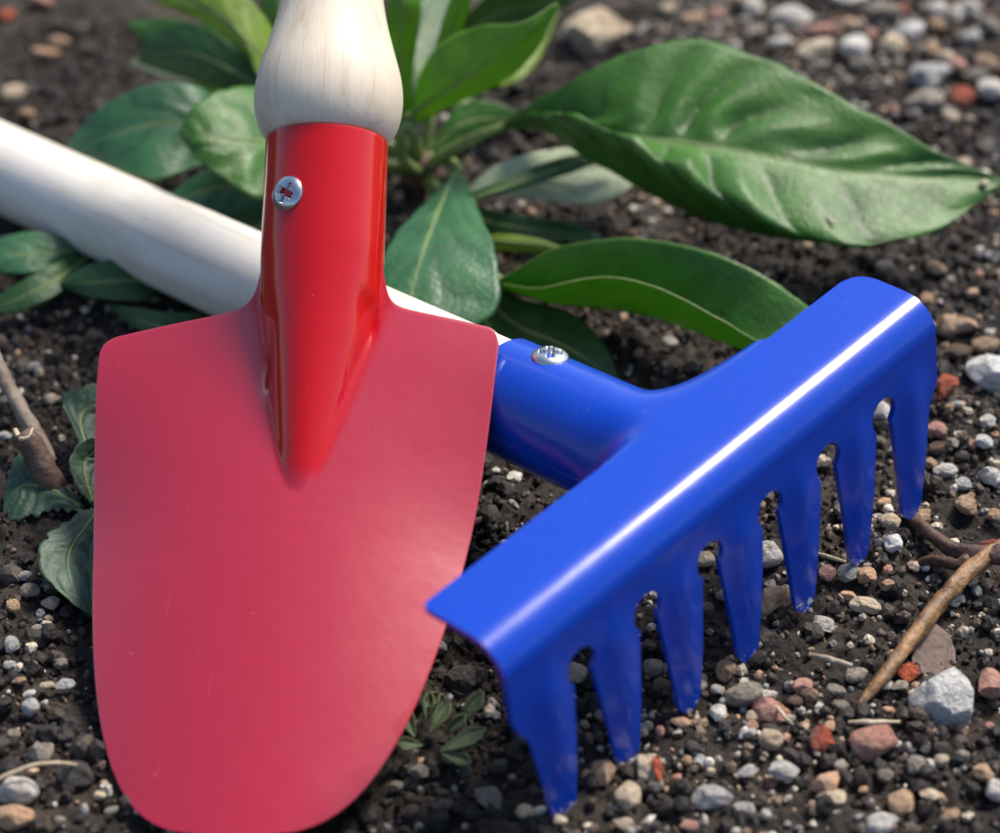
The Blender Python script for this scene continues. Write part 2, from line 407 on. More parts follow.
# socket: plate narrowing and rolling into a tube (upper half), then the lower half
off = len(verts); nph = 33; ts = np.r_[np.linspace(0, 1.6, 17), np.linspace(1.8, 4.05, 12)]
def sock_pt(t, ph, r=rad_t):
    """ph 0 top, +-90 the sides"""
    wgt = float(sstep(0.0, 1.5, t))
    fl_r = FL_R * (1 - float(sstep(0, 1.9, t))); fl_l = FL_L * max(0, 1 - t / .7) ** 2
    a = math.radians(ph)
    w90 = (r + (fl_r if ph > 0 else fl_l))
    flat_x = ph / 90 * w90
    drop = math.cos(a) * r - r
    wz = float(sstep(.0, 1.1, t)) if ph > 0 else float(sstep(-.2, .9, t)) * min(1, t / .15)
    x = flat_x * (1 - wgt) + math.copysign(1, ph) * (r * abs(math.sin(a)) + (fl_r if ph > 0 else fl_l) * abs(ph) / 90 * .0) * wgt if ph else 0.0
    return (HO + x, REB + t * math.cos(SLOPE), RH - t * math.sin(SLOPE) + drop * wz)
for t_ in ts:
    for ph in np.linspace(-90, 90, nph): verts.append(sock_pt(t_, ph))
faces += grid_faces(len(ts), nph, off).tolist()
head = mk('head', verts, faces, M_BLUE, rake)
weld(head, .012)
solidify(head, .11, 0)
es = head.modifiers.new('crisp_edge', 'EDGE_SPLIT'); es.split_angle = math.radians(48)
for cell, cw in tine_data:
    o = mk('tine', cell, grid_faces(len(zrows) - MSPLIT, cols + 1), M_BLUE, rake)
    at = o.data.attributes.new('wear', 'FLOAT', 'POINT'); at.data.foreach_set('value', np.array(cw, np.float32))
    bm = bmesh.new(); bm.from_mesh(o.data); bmesh.ops.recalc_face_normals(bm, faces=bm.faces)
    if sum(f.normal.y for f in bm.faces) > 0: bmesh.ops.reverse_faces(bm, faces=bm.faces)
    bm.to_mesh(o.data); bm.free()
    solidify(o, .11, 0); es = o.modifiers.new('crisp_edge', 'EDGE_SPLIT'); es.split_angle = math.radians(48)
# lower half of the socket
v2 = []; t2 = np.linspace(.55, 4.05, 16)
for t_ in t2:
    for ph in np.linspace(88, 272, 33):
        a = math.radians(ph); kk = float(sstep(.3, 1.3, t_))
        v2.append((HO + rad_t * math.sin(a), REB + t_ * math.cos(SLOPE), RH - t_ * math.sin(SLOPE) + (math.cos(a) * rad_t - rad_t)))
sk = mk('socket', v2, grid_faces(len(t2), 33), M_BLUE, rake); solidify(sk, .09, 0)
# stick
def lathe(profile, nseg=64, center=(0, 0), axis_fn=None):
    V = []; F = []
    for (s, r) in profile:
        for k in range(nseg):
            a = 2 * math.pi * k / nseg; V.append((center[0] + r * math.cos(a), s, center[1] + r * math.sin(a)))
    n = len(profile)
    for i in range(n - 1):
        for k in range(nseg):
            k2 = (k + 1) % nseg; F.append((i * nseg + k, i * nseg + k2, (i + 1) * nseg + k2, (i + 1) * nseg + k))
    F.append(list(range(nseg))[::-1]); F.append([(n - 1) * nseg + k for k in range(nseg)])
    return V, F
pr = [(.9, SRAD * .98)] + [(s, SRAD * (1 - .0005 * s)) for s in np.linspace(1.2, 23.2, 60)] + [(23.5, SRAD * .9), (23.7, SRAD * .7), (23.75, SRAD * .3)]
V, F = lathe(pr, 64)
stick = mk('wooden_handle', V, F, M_WOODS, rake)
stick.location = Vector((HO * S, REB * S, (RH - SRAD - .06) * S)); stick.rotation_euler = (-SLOPE, 0, 0)

def screw(parent, P, nrm, r=.33, h=.17, spin=.4, tilt=None):
    """pan-head screw with a cross recess"""
    n = 44; V = [(0, 0, 0)]; F = []
    ringn = 26; segs = 64
    V = []
    for i in range(ringn + 1):
        q = i / ringn
        for k in range(segs):
            a = 2 * math.pi * k / segs; x = r * q * math.cos(a); y = r * q * math.sin(a)
            z = h * (1 - q ** 4.0 * .55)
            for (cx, cy) in ((x, y), (y, x)):
                if abs(cx) < .062 * r / .33 and abs(cy) < .20 * r / .33: z = min(z, h - .16)
            V.append((x, y, z))
    for k in range(segs):
        a = 2 * math.pi * k / segs; V.append((r * 1.0 * math.cos(a), r * math.sin(a), h * .18))
    for k in range(segs):
        a = 2 * math.pi * k / segs; V.append((r * .9 * math.cos(a), r * .9 * math.sin(a), -.12))
    for i in range(ringn + 2):
        for k in range(segs):
            k2 = (k + 1) % segs; F.append((i * segs + k, i * segs + k2, (i + 1) * segs + k2, (i + 1) * segs + k))
    o = mk('screw', V, F, M_STEEL, parent)
    o.location = Vector(P) * S
    o.rotation_euler = (Vector(nrm).to_track_quat('Z', 'Y') @ Quaternion((0, 0, 1), spin)).to_euler()
    return o
# on the socket's crown
t_s, ph_s = 3.05, 20
a = math.radians(ph_s)
screw(rake, (HO + rad_t * math.sin(a), REB + t_s * math.cos(SLOPE), RH - t_s * math.sin(SLOPE) + rad_t * (math.cos(a) - 1)),
      (math.sin(a) * .6, .1, math.cos(a)), .34, .17, .3)

# ------------------------------------------------------------------ the red trowel
T_T = np.array([-4.46, -10.80, .143]); T_AX = Vector((.07163, .92989, .36080)); T_B = Vector((.98953, -.11168, .09139)); T_N = Vector((-.12528, -.35048, .92815))
_r = math.radians(2.6); T_B, T_N = T_B * math.cos(_r) + T_N * math.sin(_r), T_N * math.cos(_r) - T_B * math.sin(_r)
LB = 9.642; HWID = 3.80; TC1 = -.0839; TM = 1.206; TK = .3013
trowel = empty('trowel', T_T, Matrix((T_B, T_AX, T_N)).transposed())
tag(trowel, 'red enamelled garden trowel with a pale turned wooden handle', 'trowel')
def twid(s):
    q = min(max(s / LB, 0), 1); return HWID * (1 - TC1 * q) * max(1 - q ** TM, 0) ** TK
TR = 1.10; ZC = .27; NECK = -1.35; X0 = .44; TLEN = 2.25; RIDGE = 3.30; TANG = .300; BEND = math.atan(TANG)
def tube_axis(l):
    """(y along the blade, z off it, angle) at distance l above the neck: the socket is cranked up from the blade"""
    return LB - NECK + l * math.cos(BEND), ZC + l * math.sin(BEND), BEND
ac = TR / HWID
a_center = ac * np.sin(np.radians(np.linspace(-90, 90, 61)))
a_out = ac + (1 - ac) * np.linspace(0, 1, 71) ** 1.5
A = np.r_[-a_out[::-1][:-1], a_center, a_out[1:]]
iL = 70; iR = 130                                              # the two columns where the tube begins
def shoulder(x):
    """S of the upper edge of the sheet at distance x from the middle"""
    x = abs(x)
    if x <= TR: return NECK
    q = (x - TR) / (HWID - TR)
    s_ = -.50 + .50 * q
    s_ -= (abs(NECK) - .50) * math.exp(-((x - TR) / .14))
    c = (x - (HWID - .30)) / .30
    if c > 0: s_ += .26 * (1 - math.sqrt(max(0, 1 - c * c)))
    return s_
def shift(u):                                                   # the socket sits a little right of the middle
    return X0 * max(0.0, 1 - max(0, abs(u) - TR) / (HWID - TR))
def blade_z(u, x, s):
    dish = -(.24 + .66 * float(sstep(0, 4.5, s))) * (x / HWID) ** 2 - .12 * max(0, (s - 2) / 7) ** 2
    q = min(1.0, max(0.0, 1 - (s - NECK) / (RIDGE - NECK)))
    wr = TR * (.12 + .88 * min(1.0, q * 1.22) ** .8)
    hz = max(0.0, (ZC + TR / math.cos(BEND)) * q - dish * min(1.0, q * 5))
    tt = u / wr
    p = .5 + .45 * (1 - q)
    zr = dish + hz * (1 - tt * tt) ** p if abs(tt) < 1 else dish - 1.2 * (abs(tt) - 1) * (.2 + hz)
    kk = .06 + .22 * q; hh = max(kk - abs(dish - zr), 0) / kk
    z = max(dish, zr) + hh * hh * kk / 4 * min(1.0, q * 6)                         # soft fillet at the foot of the ridge
    z -= .13 * math.exp(-((u + .74) / .13) ** 2) * math.exp(-((s - .75) / .62) ** 4)   # pressed hollow left of the ridge
    z -= .12 * math.exp(-((u - .95) / .13) ** 2) * math.exp(-((s + .15) / .35) ** 2)
    kq = float(sstep(NECK, -.35, s))
    tube = (ZC + (NECK - s) * TANG + math.sqrt(max(0, TR ** 2 - u * u)) / math.cos(BEND)) if abs(u) < TR else ZC * math.exp(-(abs(u) - TR) / .3)
    return tube * (1 - kq) + z * kq
NB = 170
rows = 1 - (1 - np.linspace(0, 1, NB)) ** 1.5
verts = []; faces = []
for f in rows:
    for j, a_ in enumerate(A):
        s0 = shoulder(a_ * HWID); s_ = s0 + (LB - s0) * f
        k_ = twid(s_) / HWID if s_ > 0 else 1.0
        u_ = a_ * HWID * k_; x = u_ + shift(a_ * HWID) * k_
        verts.append((x, LB - s_, blade_z(u_, x, s_)))
faces += grid_faces(NB, len(A)).tolist()
off = len(verts)
for f in np.linspace(1, 0, 30):
    for a_ in A[iL:iR + 1]:
        u_ = a_ * HWID; zz = math.sqrt(max(0, TR ** 2 - u_ * u_)); l0 = zz * TANG
        ay, az, an = tube_axis(l0 + (TLEN - l0) * f)
        verts.append((u_ + X0, ay - zz * math.sin(an), az + zz * math.cos(an)))
faces += grid_faces(30, 61, off).tolist()
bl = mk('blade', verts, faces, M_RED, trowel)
weld(bl, .004)
co = np.zeros(len(bl.data.vertices) * 3); bl.data.vertices.foreach_get('co', co); co = co.reshape(-1, 3) / S
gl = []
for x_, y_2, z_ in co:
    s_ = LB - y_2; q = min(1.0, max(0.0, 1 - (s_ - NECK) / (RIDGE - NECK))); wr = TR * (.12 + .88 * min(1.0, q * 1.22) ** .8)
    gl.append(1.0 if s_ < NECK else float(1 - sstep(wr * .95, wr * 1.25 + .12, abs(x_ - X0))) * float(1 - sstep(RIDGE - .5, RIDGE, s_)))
at = bl.data.attributes.new('gloss_tint', 'FLOAT', 'POINT'); at.data.foreach_set('value', np.array(gl, np.float32))
solidify(bl, .10, 0)
bv = bl.modifiers.new('soft_edge', 'BEVEL'); bv.width = .03 * S; bv.segments = 2; bv.limit_method = 'ANGLE'; bv.angle_limit = math.radians(50)
v2 = []
for l_ in np.linspace(TLEN, 0, 24).tolist() + [-.35]:
    ay, az, an = tube_axis(l_) if l_ >= 0 else (LB - NECK + l_, ZC, 0)
    for ph in np.linspace(89, 271, 33):
        a = math.radians(ph)
        v2.append((TR * math.sin(a) + X0, ay - TR * math.cos(a) * math.sin(an), az + TR * math.cos(a) * math.cos(an)))
ts_ = mk('socket', v2, grid_faces(25, 33), M_RED, trowel); at = ts_.data.attributes.new('gloss_tint', 'FLOAT', 'POINT'); at.data.foreach_set('value', np.ones(len(v2), np.float32)); solidify(ts_, .09, 0)
# turned wooden grip
pts = [(-1.2, .98), (.00, 1.00), (.02, 1.09), (.06, 1.16), (.16, 1.24), (.35, 1.33), (.60, 1.395), (.9, 1.41), (1.25, 1.375), (1.6, 1.28), (2.0, 1.16), (2.5, 1.03), (3.0, .95), (3.6, .90), (4.3, .89), (5.2, .95), (6.2, 1.03), (7.4, 1.16), (8.6, 1.26), (9.6, 1.27), (10.4, 1.15), (10.9, .9), (11.15, .5), (11.2, .15)]
V, F = lathe(pts, 72)
grip = mk('wooden_handle', V, F, M_WOODY, trowel)
ay, az, an = tube_axis(TLEN); grip.location = Vector((X0, ay, az)) * S; grip.rotation_euler = (an, 0, 0)
ss = grip.modifiers.new('smooth', 'SUBSURF'); ss.levels = 1; ss.render_levels = 2
a = math.radians(-21); ay, az, an = tube_axis(.95)
nv = Vector((math.sin(a), -math.cos(a) * math.sin(an), math.cos(a) * math.cos(an)))
screw(trowel, Vector((X0, ay, az)) + nv * TR, nv, .33, .17, .35)

# ------------------------------------------------------------------ plants
def crom(P, n):
    P = np.asarray(P, float); k = len(P)
    if k == 2: return P[0] + (P[1] - P[0]) * np.linspace(0, 1, n)[:, None]
    Q = np.vstack([2 * P[0] - P[1], P, 2 * P[-1] - P[-2]])
    u = np.linspace(0, k - 1 - 1e-9, n); i = u.astype(int); f = (u - i)[:, None]
    a, b_, c, d = Q[i], Q[i + 1], Q[i + 2], Q[i + 3]
    return .5 * (2 * b_ + (c - a) * f + (2 * a - 5 * b_ + 4 * c - d) * f ** 2 + (3 * b_ - a - 3 * c + d) * f ** 3)
def leaf(rows_px, parent, base, top, under, mid=1, veins=7, n=46, m=30, pucker=.09, thick=.026, flip=None, seed=0, name='leaf'):
    """rows of (u, v, height) from base to tip, margin to margin; lofted as a thin solid blade with veins"""
    R = [crom([G(*q) for q in r], n) for r in rows_px]
    R = np.array(R)                                            # rows, n, 3
    P = np.array([crom(R[:, i], m) for i in range(n)])          # n, m, 3
    tmid = mid / (len(rows_px) - 1)
    tt = np.linspace(0, 1, m); sgn = np.where(tt < tmid, (tt - tmid) / max(tmid, 1e-6), (tt - tmid) / max(1 - tmid, 1e-6))
    ss_ = np.linspace(0, 1, n)
    SS, TT = np.meshgrid(ss_, sgn, indexing='ij')
    du = np.gradient(P, axis=0); dv = np.gradient(P, axis=1)
    Nn = np.cross(du, dv); Nn /= np.linalg.norm(Nn, axis=2, keepdims=True) + 1e-9
    ref = Nn[:, :max(2, int(m * .6))].reshape(-1, 3).mean(0)
    sg = 1 if ref[2] > 0 else -1
    if flip: sg = -sg
    q = SS * veins - np.abs(TT) * 1.5 + .35 * (TT > 0) + .15 * np.sin(SS * 9 + seed) + .35 * vnoise(SS * 4 + seed, TT * 2.5 + seed * 1.7, 77)
    fr = np.abs(q - np.round(q))                               # 0 on a side vein
    side = np.exp(-(fr / .09) ** 2) * (1 - np.abs(TT) ** 2) * sstep(.02, .12, SS) * (1 - sstep(.9, 1, SS))
    midr = np.exp(-(TT / .055) ** 2) * (1 - .6 * SS)
    wl = np.linalg.norm(P[:, 0] - P[:, -1], axis=1).max()
    env = np.sin(np.clip(SS, 0, 1) * math.pi) ** .6 * (1 - np.abs(TT) ** 4)
    disp = pucker * wl * .30 * env * (np.clip(fr * 2, 0, 1) ** .6 - .6) * (.75 + .5 * vnoise(SS * 6 + seed, TT * 3, 5)) * (1 - np.exp(-(TT / .16) ** 2)) - .35 * pucker * midr * env
    disp += .03 * wl * .3 * (vnoise(SS * 5 + seed * 3.1, TT * 2 + 9 + seed, 11) * np.abs(TT))
    rag = (np.abs(TT) ** 6) * (1 - SS ** 6) * (.05 if top == 'weed' else .012) * wl * vnoise(SS * 22 + seed * 7, np.sign(TT) * 3 + seed, 31)
    Pt = P + Nn * sg * disp[..., None] + dv / (np.linalg.norm(dv, axis=2, keepdims=True) + 1e-9) * (rag * np.sign(TT))[..., None]
    edge = np.ones_like(SS); edge[:, 0] = edge[:, -1] = 1.1; edge[-1] = .6
    Pb = Pt - Nn * sg * (thick * edge)[..., None]
    V = np.vstack([Pt.reshape(-1, 3), Pb.reshape(-1, 3)])
    f1 = grid_faces(n, m); f2 = f1[:, ::-1] + n * m
    ring = [i * m for i in range(n)] + [(n - 1) * m + j for j in range(1, m)] + [i * m + m - 1 for i in range(n - 2, -1, -1)] + [j for j in range(m - 2, 0, -1)]
    rim = [(ring[k], ring[(k + 1) % len(ring)], ring[(k + 1) % len(ring)] + n * m, ring[k] + n * m) for k in range(len(ring))]
    if sg < 0: pass
    F = f1.tolist() + f2.tolist() + [list(r_) for r_ in rim]
    mi = [0] * len(f1) + [1] * len(f2) + [2] * len(rim)
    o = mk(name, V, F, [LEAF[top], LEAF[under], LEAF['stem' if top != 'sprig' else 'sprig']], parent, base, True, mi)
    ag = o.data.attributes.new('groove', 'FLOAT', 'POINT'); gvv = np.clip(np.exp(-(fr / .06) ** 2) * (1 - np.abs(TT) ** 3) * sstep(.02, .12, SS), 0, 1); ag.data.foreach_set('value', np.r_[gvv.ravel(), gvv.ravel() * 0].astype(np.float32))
    vm = np.clip(.06 * side + .85 * midr, 0, 1); vv = np.r_[vm.ravel(), (vm * .9).ravel()]
    at = o.data.attributes.new('vein', 'FLOAT', 'POINT'); at.data.foreach_set('value', vv.astype(np.float32))
    if sg < 0: o.data.flip_normals()
    if top != 'sprig':
        jm = int(round(tmid * (m - 1))); mp = Pt[1:n - 3, jm] - (Nn * sg)[1:n - 3, jm] * .018
        sel = np.linspace(0, len(mp) - 1, 9).astype(int)
        tube('midrib', mp[sel], [.055, .045, .03, .012], LEAF['stem' if top != 'pale' else 'pale'], o, (0, 0, 0), 8, True, 0, True).data.transform(Matrix.Translation(Vector(-np.asarray(base) * S)))
    return o
def tube(name, pts, radii, mat, parent=None, base=None, seg=14, cap=True, wob=0.0, world=False):
    P = np.array(pts if world else [G(*q) for q in pts]); n = max(8, len(P) * 7)
    P = crom(P, n); rr = np.interp(np.linspace(0, 1, n), np.linspace(0, 1, len(radii)), radii)
    V = []; F = []
    up = np.array([.3, .2, .9])
    for i in range(n):
        d = P[min(i + 1, n - 1)] - P[max(i - 1, 0)]; d /= np.linalg.norm(d)
        a = np.cross(d, up); a /= np.linalg.norm(a); b_ = np.cross(a, d)
        for k in range(seg):
            th = 2 * math.pi * k / seg; r_ = rr[i] * (1 + wob * float(vnoise(np.array(i * .45), np.array(k * .9), 21)))
            V.append(P[i] + (a * math.cos(th) + b_ * math.sin(th)) * r_)
    for i in range(n - 1):
        for k in range(seg):
            k2 = (k + 1) % seg; F.append((i * seg + k, i * seg + k2, (i + 1) * seg + k2, (i + 1) * seg + k))
    if cap: F.append(list(range(seg))[::-1]); F.append([(n - 1) * seg + k for k in range(seg)])
    return mk(name, V, F, mat, parent, base)

rootp = on_ground(424, 178)
plant = empty('leafy_plant', rootp); tag(plant, 'large green broad-leaved plant growing behind the trowel and rake', 'plant')
def L(rows, top, under='under', **k): return leaf(rows, plant, rootp, top, under, **k)
# the big leaf that reaches out to the right
L([[(500,124,1.8),(560,86,2.8),(625,53,3.4),(690,39,3.6),(765,58,3.4),(850,102,2.9),(930,148,2.2),(1002,180,1.5)],
   [(500,126,1.7),(560,124,2.1),(631,134,2.4),(690,141,2.45),(750,151,2.4),(844,170,2.1),(930,177,1.8),(1003,182,1.5)],
   [(500,127,1.75),(540,113,2.5),(590,123,2.75),(640,150,2.65),(700,184,2.3),(770,218,1.9),(850,239,1.6),(930,228,1.4),(1003,184,1.45)],
   [(500,129,1.6),(545,132,1.9),(600,166,1.6),(660,201,1.2),(720,226,1.0),(790,240,1.2),(850,243,1.5),(930,231,1.35),(1003,185,1.4)]],
  'green', 'under', mid=1, veins=8, n=110, m=64, pucker=.27, seed=1)['label'] = 'large broad leaf with a rolled edge reaching right'
# folded leaf behind the rake head
L([[(500,280,.7),(560,247,1.6),(640,238,2.0),(720,255,1.9),(775,283,1.5),(822,318,.9)],
   [(500,288,.4),(560,302,.5),(640,312,.6),(700,330,.6),(765,350,.6),(824,335,.8)],
   [(502,284,.7),(540,287,1.6),(600,277,2.0),(660,288,2.0),(720,318,1.7),(775,346,1.2),(824,332,.9)]], 'green', 'bright', veins=7, n=60, m=34, seed=2)['label'] = 'folded leaf behind the blue rake head'
# leaf hanging down behind the trowel's neck
L([[(455,168,.7),(425,203,1.1),(392,240,1.1),(378,285,.9),(400,345,.5)],
   [(458,166,.8),(445,195,1.2),(425,250,1.3),(412,300,1.0),(405,348,.6)],
   [(461,168,.7),(480,212,1.3),(497,262,1.3),(494,312,.9),(415,350,.5)]], 'teal', 'pale', veins=5, seed=3)
# pale undersides turned up
L([[(455,198,.8),(500,163,1.25),(550,150,1.4),(605,148,1.3),(640,166,.9)],
   [(455,201,.7),(500,182,1.0),(550,176,1.1),(600,171,1.0),(641,170,.85)],
   [(455,207,.6),(500,196,.75),(545,200,.7),(590,204,.7),(625,192,.8),(641,174,.8)]], 'pale', 'under', veins=6, seed=4)['label'] = 'pale silvery underside of a turned leaf'
L([[(440,205,1.0),(500,180,1.35),(560,158,1.55),(620,148,1.5)], [(440,208,.9),(500,189,1.25),(560,167,1.45),(622,150,1.5)], [(440,212,.9),(500,195,1.15),(560,176,1.35),(624,153,1.45)]], 'dark', 'under', veins=4, n=30, m=12, seed=5)
L([[(470,238,.3),(500,234,.7),(535,238,.7),(572,250,.4)], [(470,241,.3),(500,242,.6),(535,245,.6),(573,252,.4)], [(470,244,.2),(500,250,.4),(535,254,.4),(572,255,.35)]], 'yellow', 'pale', veins=4, n=30, m=14, seed=6)
# upright leaves in the middle
L([[(410,110,2.0),(428,58,3.6),(470,28,4.2),(520,24,4.4),(557,3,4.6)], [(410,116,1.9),(440,96,2.8),(480,70,3.4),(530,35,4.1),(558,5,4.5)], [(414,126,1.6),(460,102,2.2),(502,83,2.6),(532,56,3.2),(550,25,4.0),(559,6,4.5)]], 'bright', 'yellow', veins=6, seed=7)['label'] = 'bright green upright leaf right of the wooden grip'
L([[(395,130,1.2),(386,60,3),(388,0,4.5),(396,-45,5)], [(402,130,1.2),(400,60,3.05),(404,0,4.6),(400,-47,5.1)], [(408,128,1.2),(415,60,2.9),(421,0,4.4),(404,-45,5.1)]], 'bright', 'yellow', veins=6, n=34, m=18, seed=8)
L([[(425,110,1.5),(436,45,3),(450,0,4),(472,-40,5)], [(430,112,1.5),(446,45,3),(460,2,4),(474,-41,5)], [(436,114,1.4),(455,48,2.9),(470,6,3.9),(476,-40,5)]], 'bright', 'yellow', veins=5, n=34, m=16, seed=9)
L([[(430,60,1.4),(485,-4,2.6),(540,-12,2.6),(600,-22,2)], [(430,64,1.3),(495,13,2),(545,1,2.1),(602,-20,1.9)], [(432,70,1.2),(498,29,1.6),(545,17,1.7),(602,-17,1.8)]], 'green', 'under', veins=6, n=34, m=20, seed=10)
L([[(500,50,1.2),(520,30,1.6),(545,35,1.6),(560,0,1.9)], [(490,70,1.1),(520,58,1.4),(542,45,1.5),(562,2,1.8)], [(480,85,1.0),(510,84,1.2),(538,62,1.3),(563,5,1.7)]], 'yellow', 'pale', veins=4, n=30, m=16, seed=11)
# leaves to the left of the trowel's grip
L([[(290,62,2.4),(262,14,3.6),(230,-15,4.2),(180,-30,4.5),(138,-18,4.4)], [(290,86,2.1),(255,50,3.2),(225,20,3.7),(185,0,4.0),(138,-14,4.3)], [(290,112,1.7),(258,74,2.8),(240,46,3.2),(205,23,3.5),(165,6,3.9),(138,-10,4.2)]], 'yellow', 'yellow', veins=6, pucker=.08, seed=12)['label'] = 'yellow-green curled leaf at the top left'
L([[(285,110,1.2),(262,40,2.6),(262,-10,3.4),(275,-60,4)], [(295,110,1.2),(280,40,2.7),(282,-10,3.6),(288,-60,4.1)], [(305,110,1.2),(302,40,2.5),(302,-10,3.3),(294,-60,4)]], 'bright', 'yellow', veins=6, n=34, m=18, seed=13)
L([[(290,100,1.3),(232,45,2.2),(190,22,2.4),(150,35,2.0),(138,62,1.4)], [(290,105,1.2),(225,68,1.8),(190,54,1.9),(155,54,1.7),(137,63,1.4)], [(290,112,1.1),(232,90,1.3),(200,83,1.3),(165,72,1.3),(138,64,1.3)]], 'dark', 'pale', veins=6, seed=14)
L([[(270,98,.9),(235,86,1.0),(200,68,1.4),(165,55,1.45),(142,57,1.2),(131,62,1.1)], [(270,103,.85),(235,93,.95),(198,78,1.2),(162,66,1.2),(141,62,1.1),(130,63,1.05)], [(270,108,.8),(235,98,.9),(195,85,1.0),(160,76,1.0),(140,67,1.0),(130,64,1.0)]], 'pale', 'under', veins=5, n=36, m=16, seed=15)
L([[(290,140,.8),(245,118,1.0),(200,88,2.0),(150,85,2.2),(100,108,1.8),(69,142,1.0)], [(290,150,.7),(245,140,.9),(200,125,1.6),(150,125,1.7),(105,138,1.4),(67,150,.9)], [(290,165,.5),(245,168,.6),(205,165,1.0),(160,179,1.1),(115,169,1.0),(73,158,.8)]], 'teal', 'pale', veins=6, n=54, m=34, pucker=.08, seed=16)['label'] = 'broad teal-green leaf left of the trowel'
L([[(315,115,1.7),(262,88,2.6),(225,89,3.0),(195,106,3.0),(180,131,2.7)], [(315,145,1.5),(260,142,2.4),(225,139,2.7),(198,136,2.8),(179,133,2.7)], [(315,185,1.2),(265,197,1.9),(230,183,2.2),(200,161,2.5),(181,139,2.6)]], 'green', 'under', veins=5, seed=17)['label'] = 'round-tipped leaf just left of the red socket'
L([[(300,175,.7),(240,165,1.2),(205,172,1.2),(175,190,.9),(159,212,.5)], [(300,185,.6),(240,185,.9),(205,192,.9),(178,203,.7),(158,214,.4)], [(300,210,.4),(250,217,.6),(215,217,.6),(185,219,.5),(159,217,.4)]], 'teal', 'pale', veins=5, n=40, m=22, seed=18)
L([[(180,230,.2),(150,258,.6),(110,260,.6),(80,268,.4),(62,280,.1)], [(180,240,.1),(150,275,.35),(110,280,.4),(82,282,.3),(60,284,.1)], [(180,260,0),(155,297,.15),(115,300,.2),(85,296,.1),(62,288,0)]], 'dark', 'under', veins=5, n=34, m=20, seed=19)
L([[(120,228,-.1),(70,238,.3),(35,232,.5),(0,238,.4),(-30,255,.1)], [(120,234,-.1),(70,250,.2),(35,252,.3),(2,255,.3),(-32,260,.1)], [(120,240,-.1),(70,262,0),(38,272,.1),(5,273,.1),(-30,266,0)]], 'teal', 'under', veins=5, n=34, m=20, seed=20)
L([[(480,270,.1),(520,298,.5),(570,312,.6),(605,345,.4),(618,378,.1)], [(475,290,.1),(515,325,.3),(560,345,.35),(595,365,.25),(618,382,.05)], [(470,310,0),(505,350,.1),(550,375,.15),(590,385,.1),(617,386,0)]], 'dark', 'under', veins=5, n=36, m=22, seed=21)
# a few more leaves deep in the plant
L([[(300,120,.9),(262,78,1.5),(235,66,1.6),(205,72,1.3),(188,92,.9)], [(300,128,.8),(258,95,1.2),(232,88,1.3),(207,88,1.1),(187,94,.9)], [(300,138,.7),(262,112,.9),(235,106,.9),(208,102,.9),(188,97,.85)]], 'bright', 'pale', veins=5, n=34, m=20, seed=51)
L([[(310,190,.4),(268,205,.7),(235,215,.7),(205,232,.3),(190,248,0)], [(312,200,.3),(268,222,.5),(235,232,.4),(207,242,.2),(189,250,-.1)], [(314,215,.1),(272,240,.2),(240,250,.1),(212,252,0),(190,253,-.2)]], 'dark', 'under', veins=5, n=34, m=20, seed=52)
L([[(430,150,.6),(452,112,1.2),(480,100,1.4),(510,108,1.2),(530,122,.9)], [(430,154,.5),(455,128,1.0),(482,118,1.1),(508,120,1.0),(531,124,.85)], [(432,160,.5),(458,145,.7),(484,134,.8),(508,130,.8),(531,127,.8)]], 'green', 'under', veins=5, n=34, m=20, seed=53)
L([[(415,120,1.0),(400,80,1.8),(405,30,2.2),(425,-5,2.3),(450,-30,2.2)], [(420,122,1.0),(418,80,1.7),(425,35,2.1),(438,0,2.2),(452,-30,2.2)], [(426,124,.9),(436,85,1.5),(445,42,1.9),(450,6,2.1),(454,-29,2.1)]], 'dark', 'under', veins=5, n=34, m=20, seed=54)
L([[(300,85,1.5),(275,40,2.2),(245,5,2.8),(215,-20,3.0),(190,-40,3.0)], [(302,92,1.4),(270,60,2.0),(238,28,2.4),(208,0,2.7),(188,-38,3.0)], [(304,100,1.3),(268,80,1.6),(235,52,2.0),(200,20,2.4),(186,-36,2.9)]], 'green', 'pale', veins=6, n=34, m=20, seed=55)
L([[(300,95,1.0),(250,50,1.7),(215,30,1.9),(170,18,1.6),(128,22,1.0)], [(300,100,.9),(245,68,1.4),(210,52,1.5),(170,40,1.3),(127,25,1.0)], [(300,108,.8),(245,88,1.0),(210,76,1.1),(168,58,1.0),(128,28,.9)]], 'green', 'pale', veins=6, n=36, m=22, seed=61)
L([[(310,150,.5),(262,128,.9),(235,118,1.0),(205,128,.8),(180,150,.4)], [(310,160,.4),(262,150,.7),(235,146,.8),(207,148,.6),(179,153,.4)], [(310,175,.3),(264,176,.4),(236,176,.4),(208,168,.4),(180,157,.3)]], 'dark', 'under', veins=5, n=34, m=20, seed=62)
L([[(235,290,.3),(205,310,.5),(170,312,.5),(140,308,.3),(112,305,0)], [(235,298,.2),(205,325,.3),(170,328,.3),(140,320,.15),(111,309,-.1)], [(235,308,.1),(205,338,.1),(170,340,.05),(140,330,0),(112,313,-.2)]], 'dark', 'under', veins=5, n=34, m=20, seed=63)
L([[(90,250,0),(60,262,.3),(30,276,.3),(5,292,.1),(-20,305,-.1)], [(90,256,0),(62,275,.15),(34,290,.15),(8,302,0),(-21,309,-.2)], [(90,262,-.1),(66,288,0),(40,303,0),(12,312,-.1),(-20,313,-.2)]], 'dark', 'under', veins=5, n=34, m=20, seed=64)
L([[(440,175,.4),(480,205,.7),(520,215,.7),(565,222,.5),(600,235,.1)], [(440,182,.3),(480,217,.5),(520,227,.5),(565,231,.3),(601,238,.1)], [(440,190,.2),(480,230,.3),(520,240,.3),(565,241,.2),(600,241,.05)]], 'dark', 'under', veins=5, n=34, m=20, seed=65)
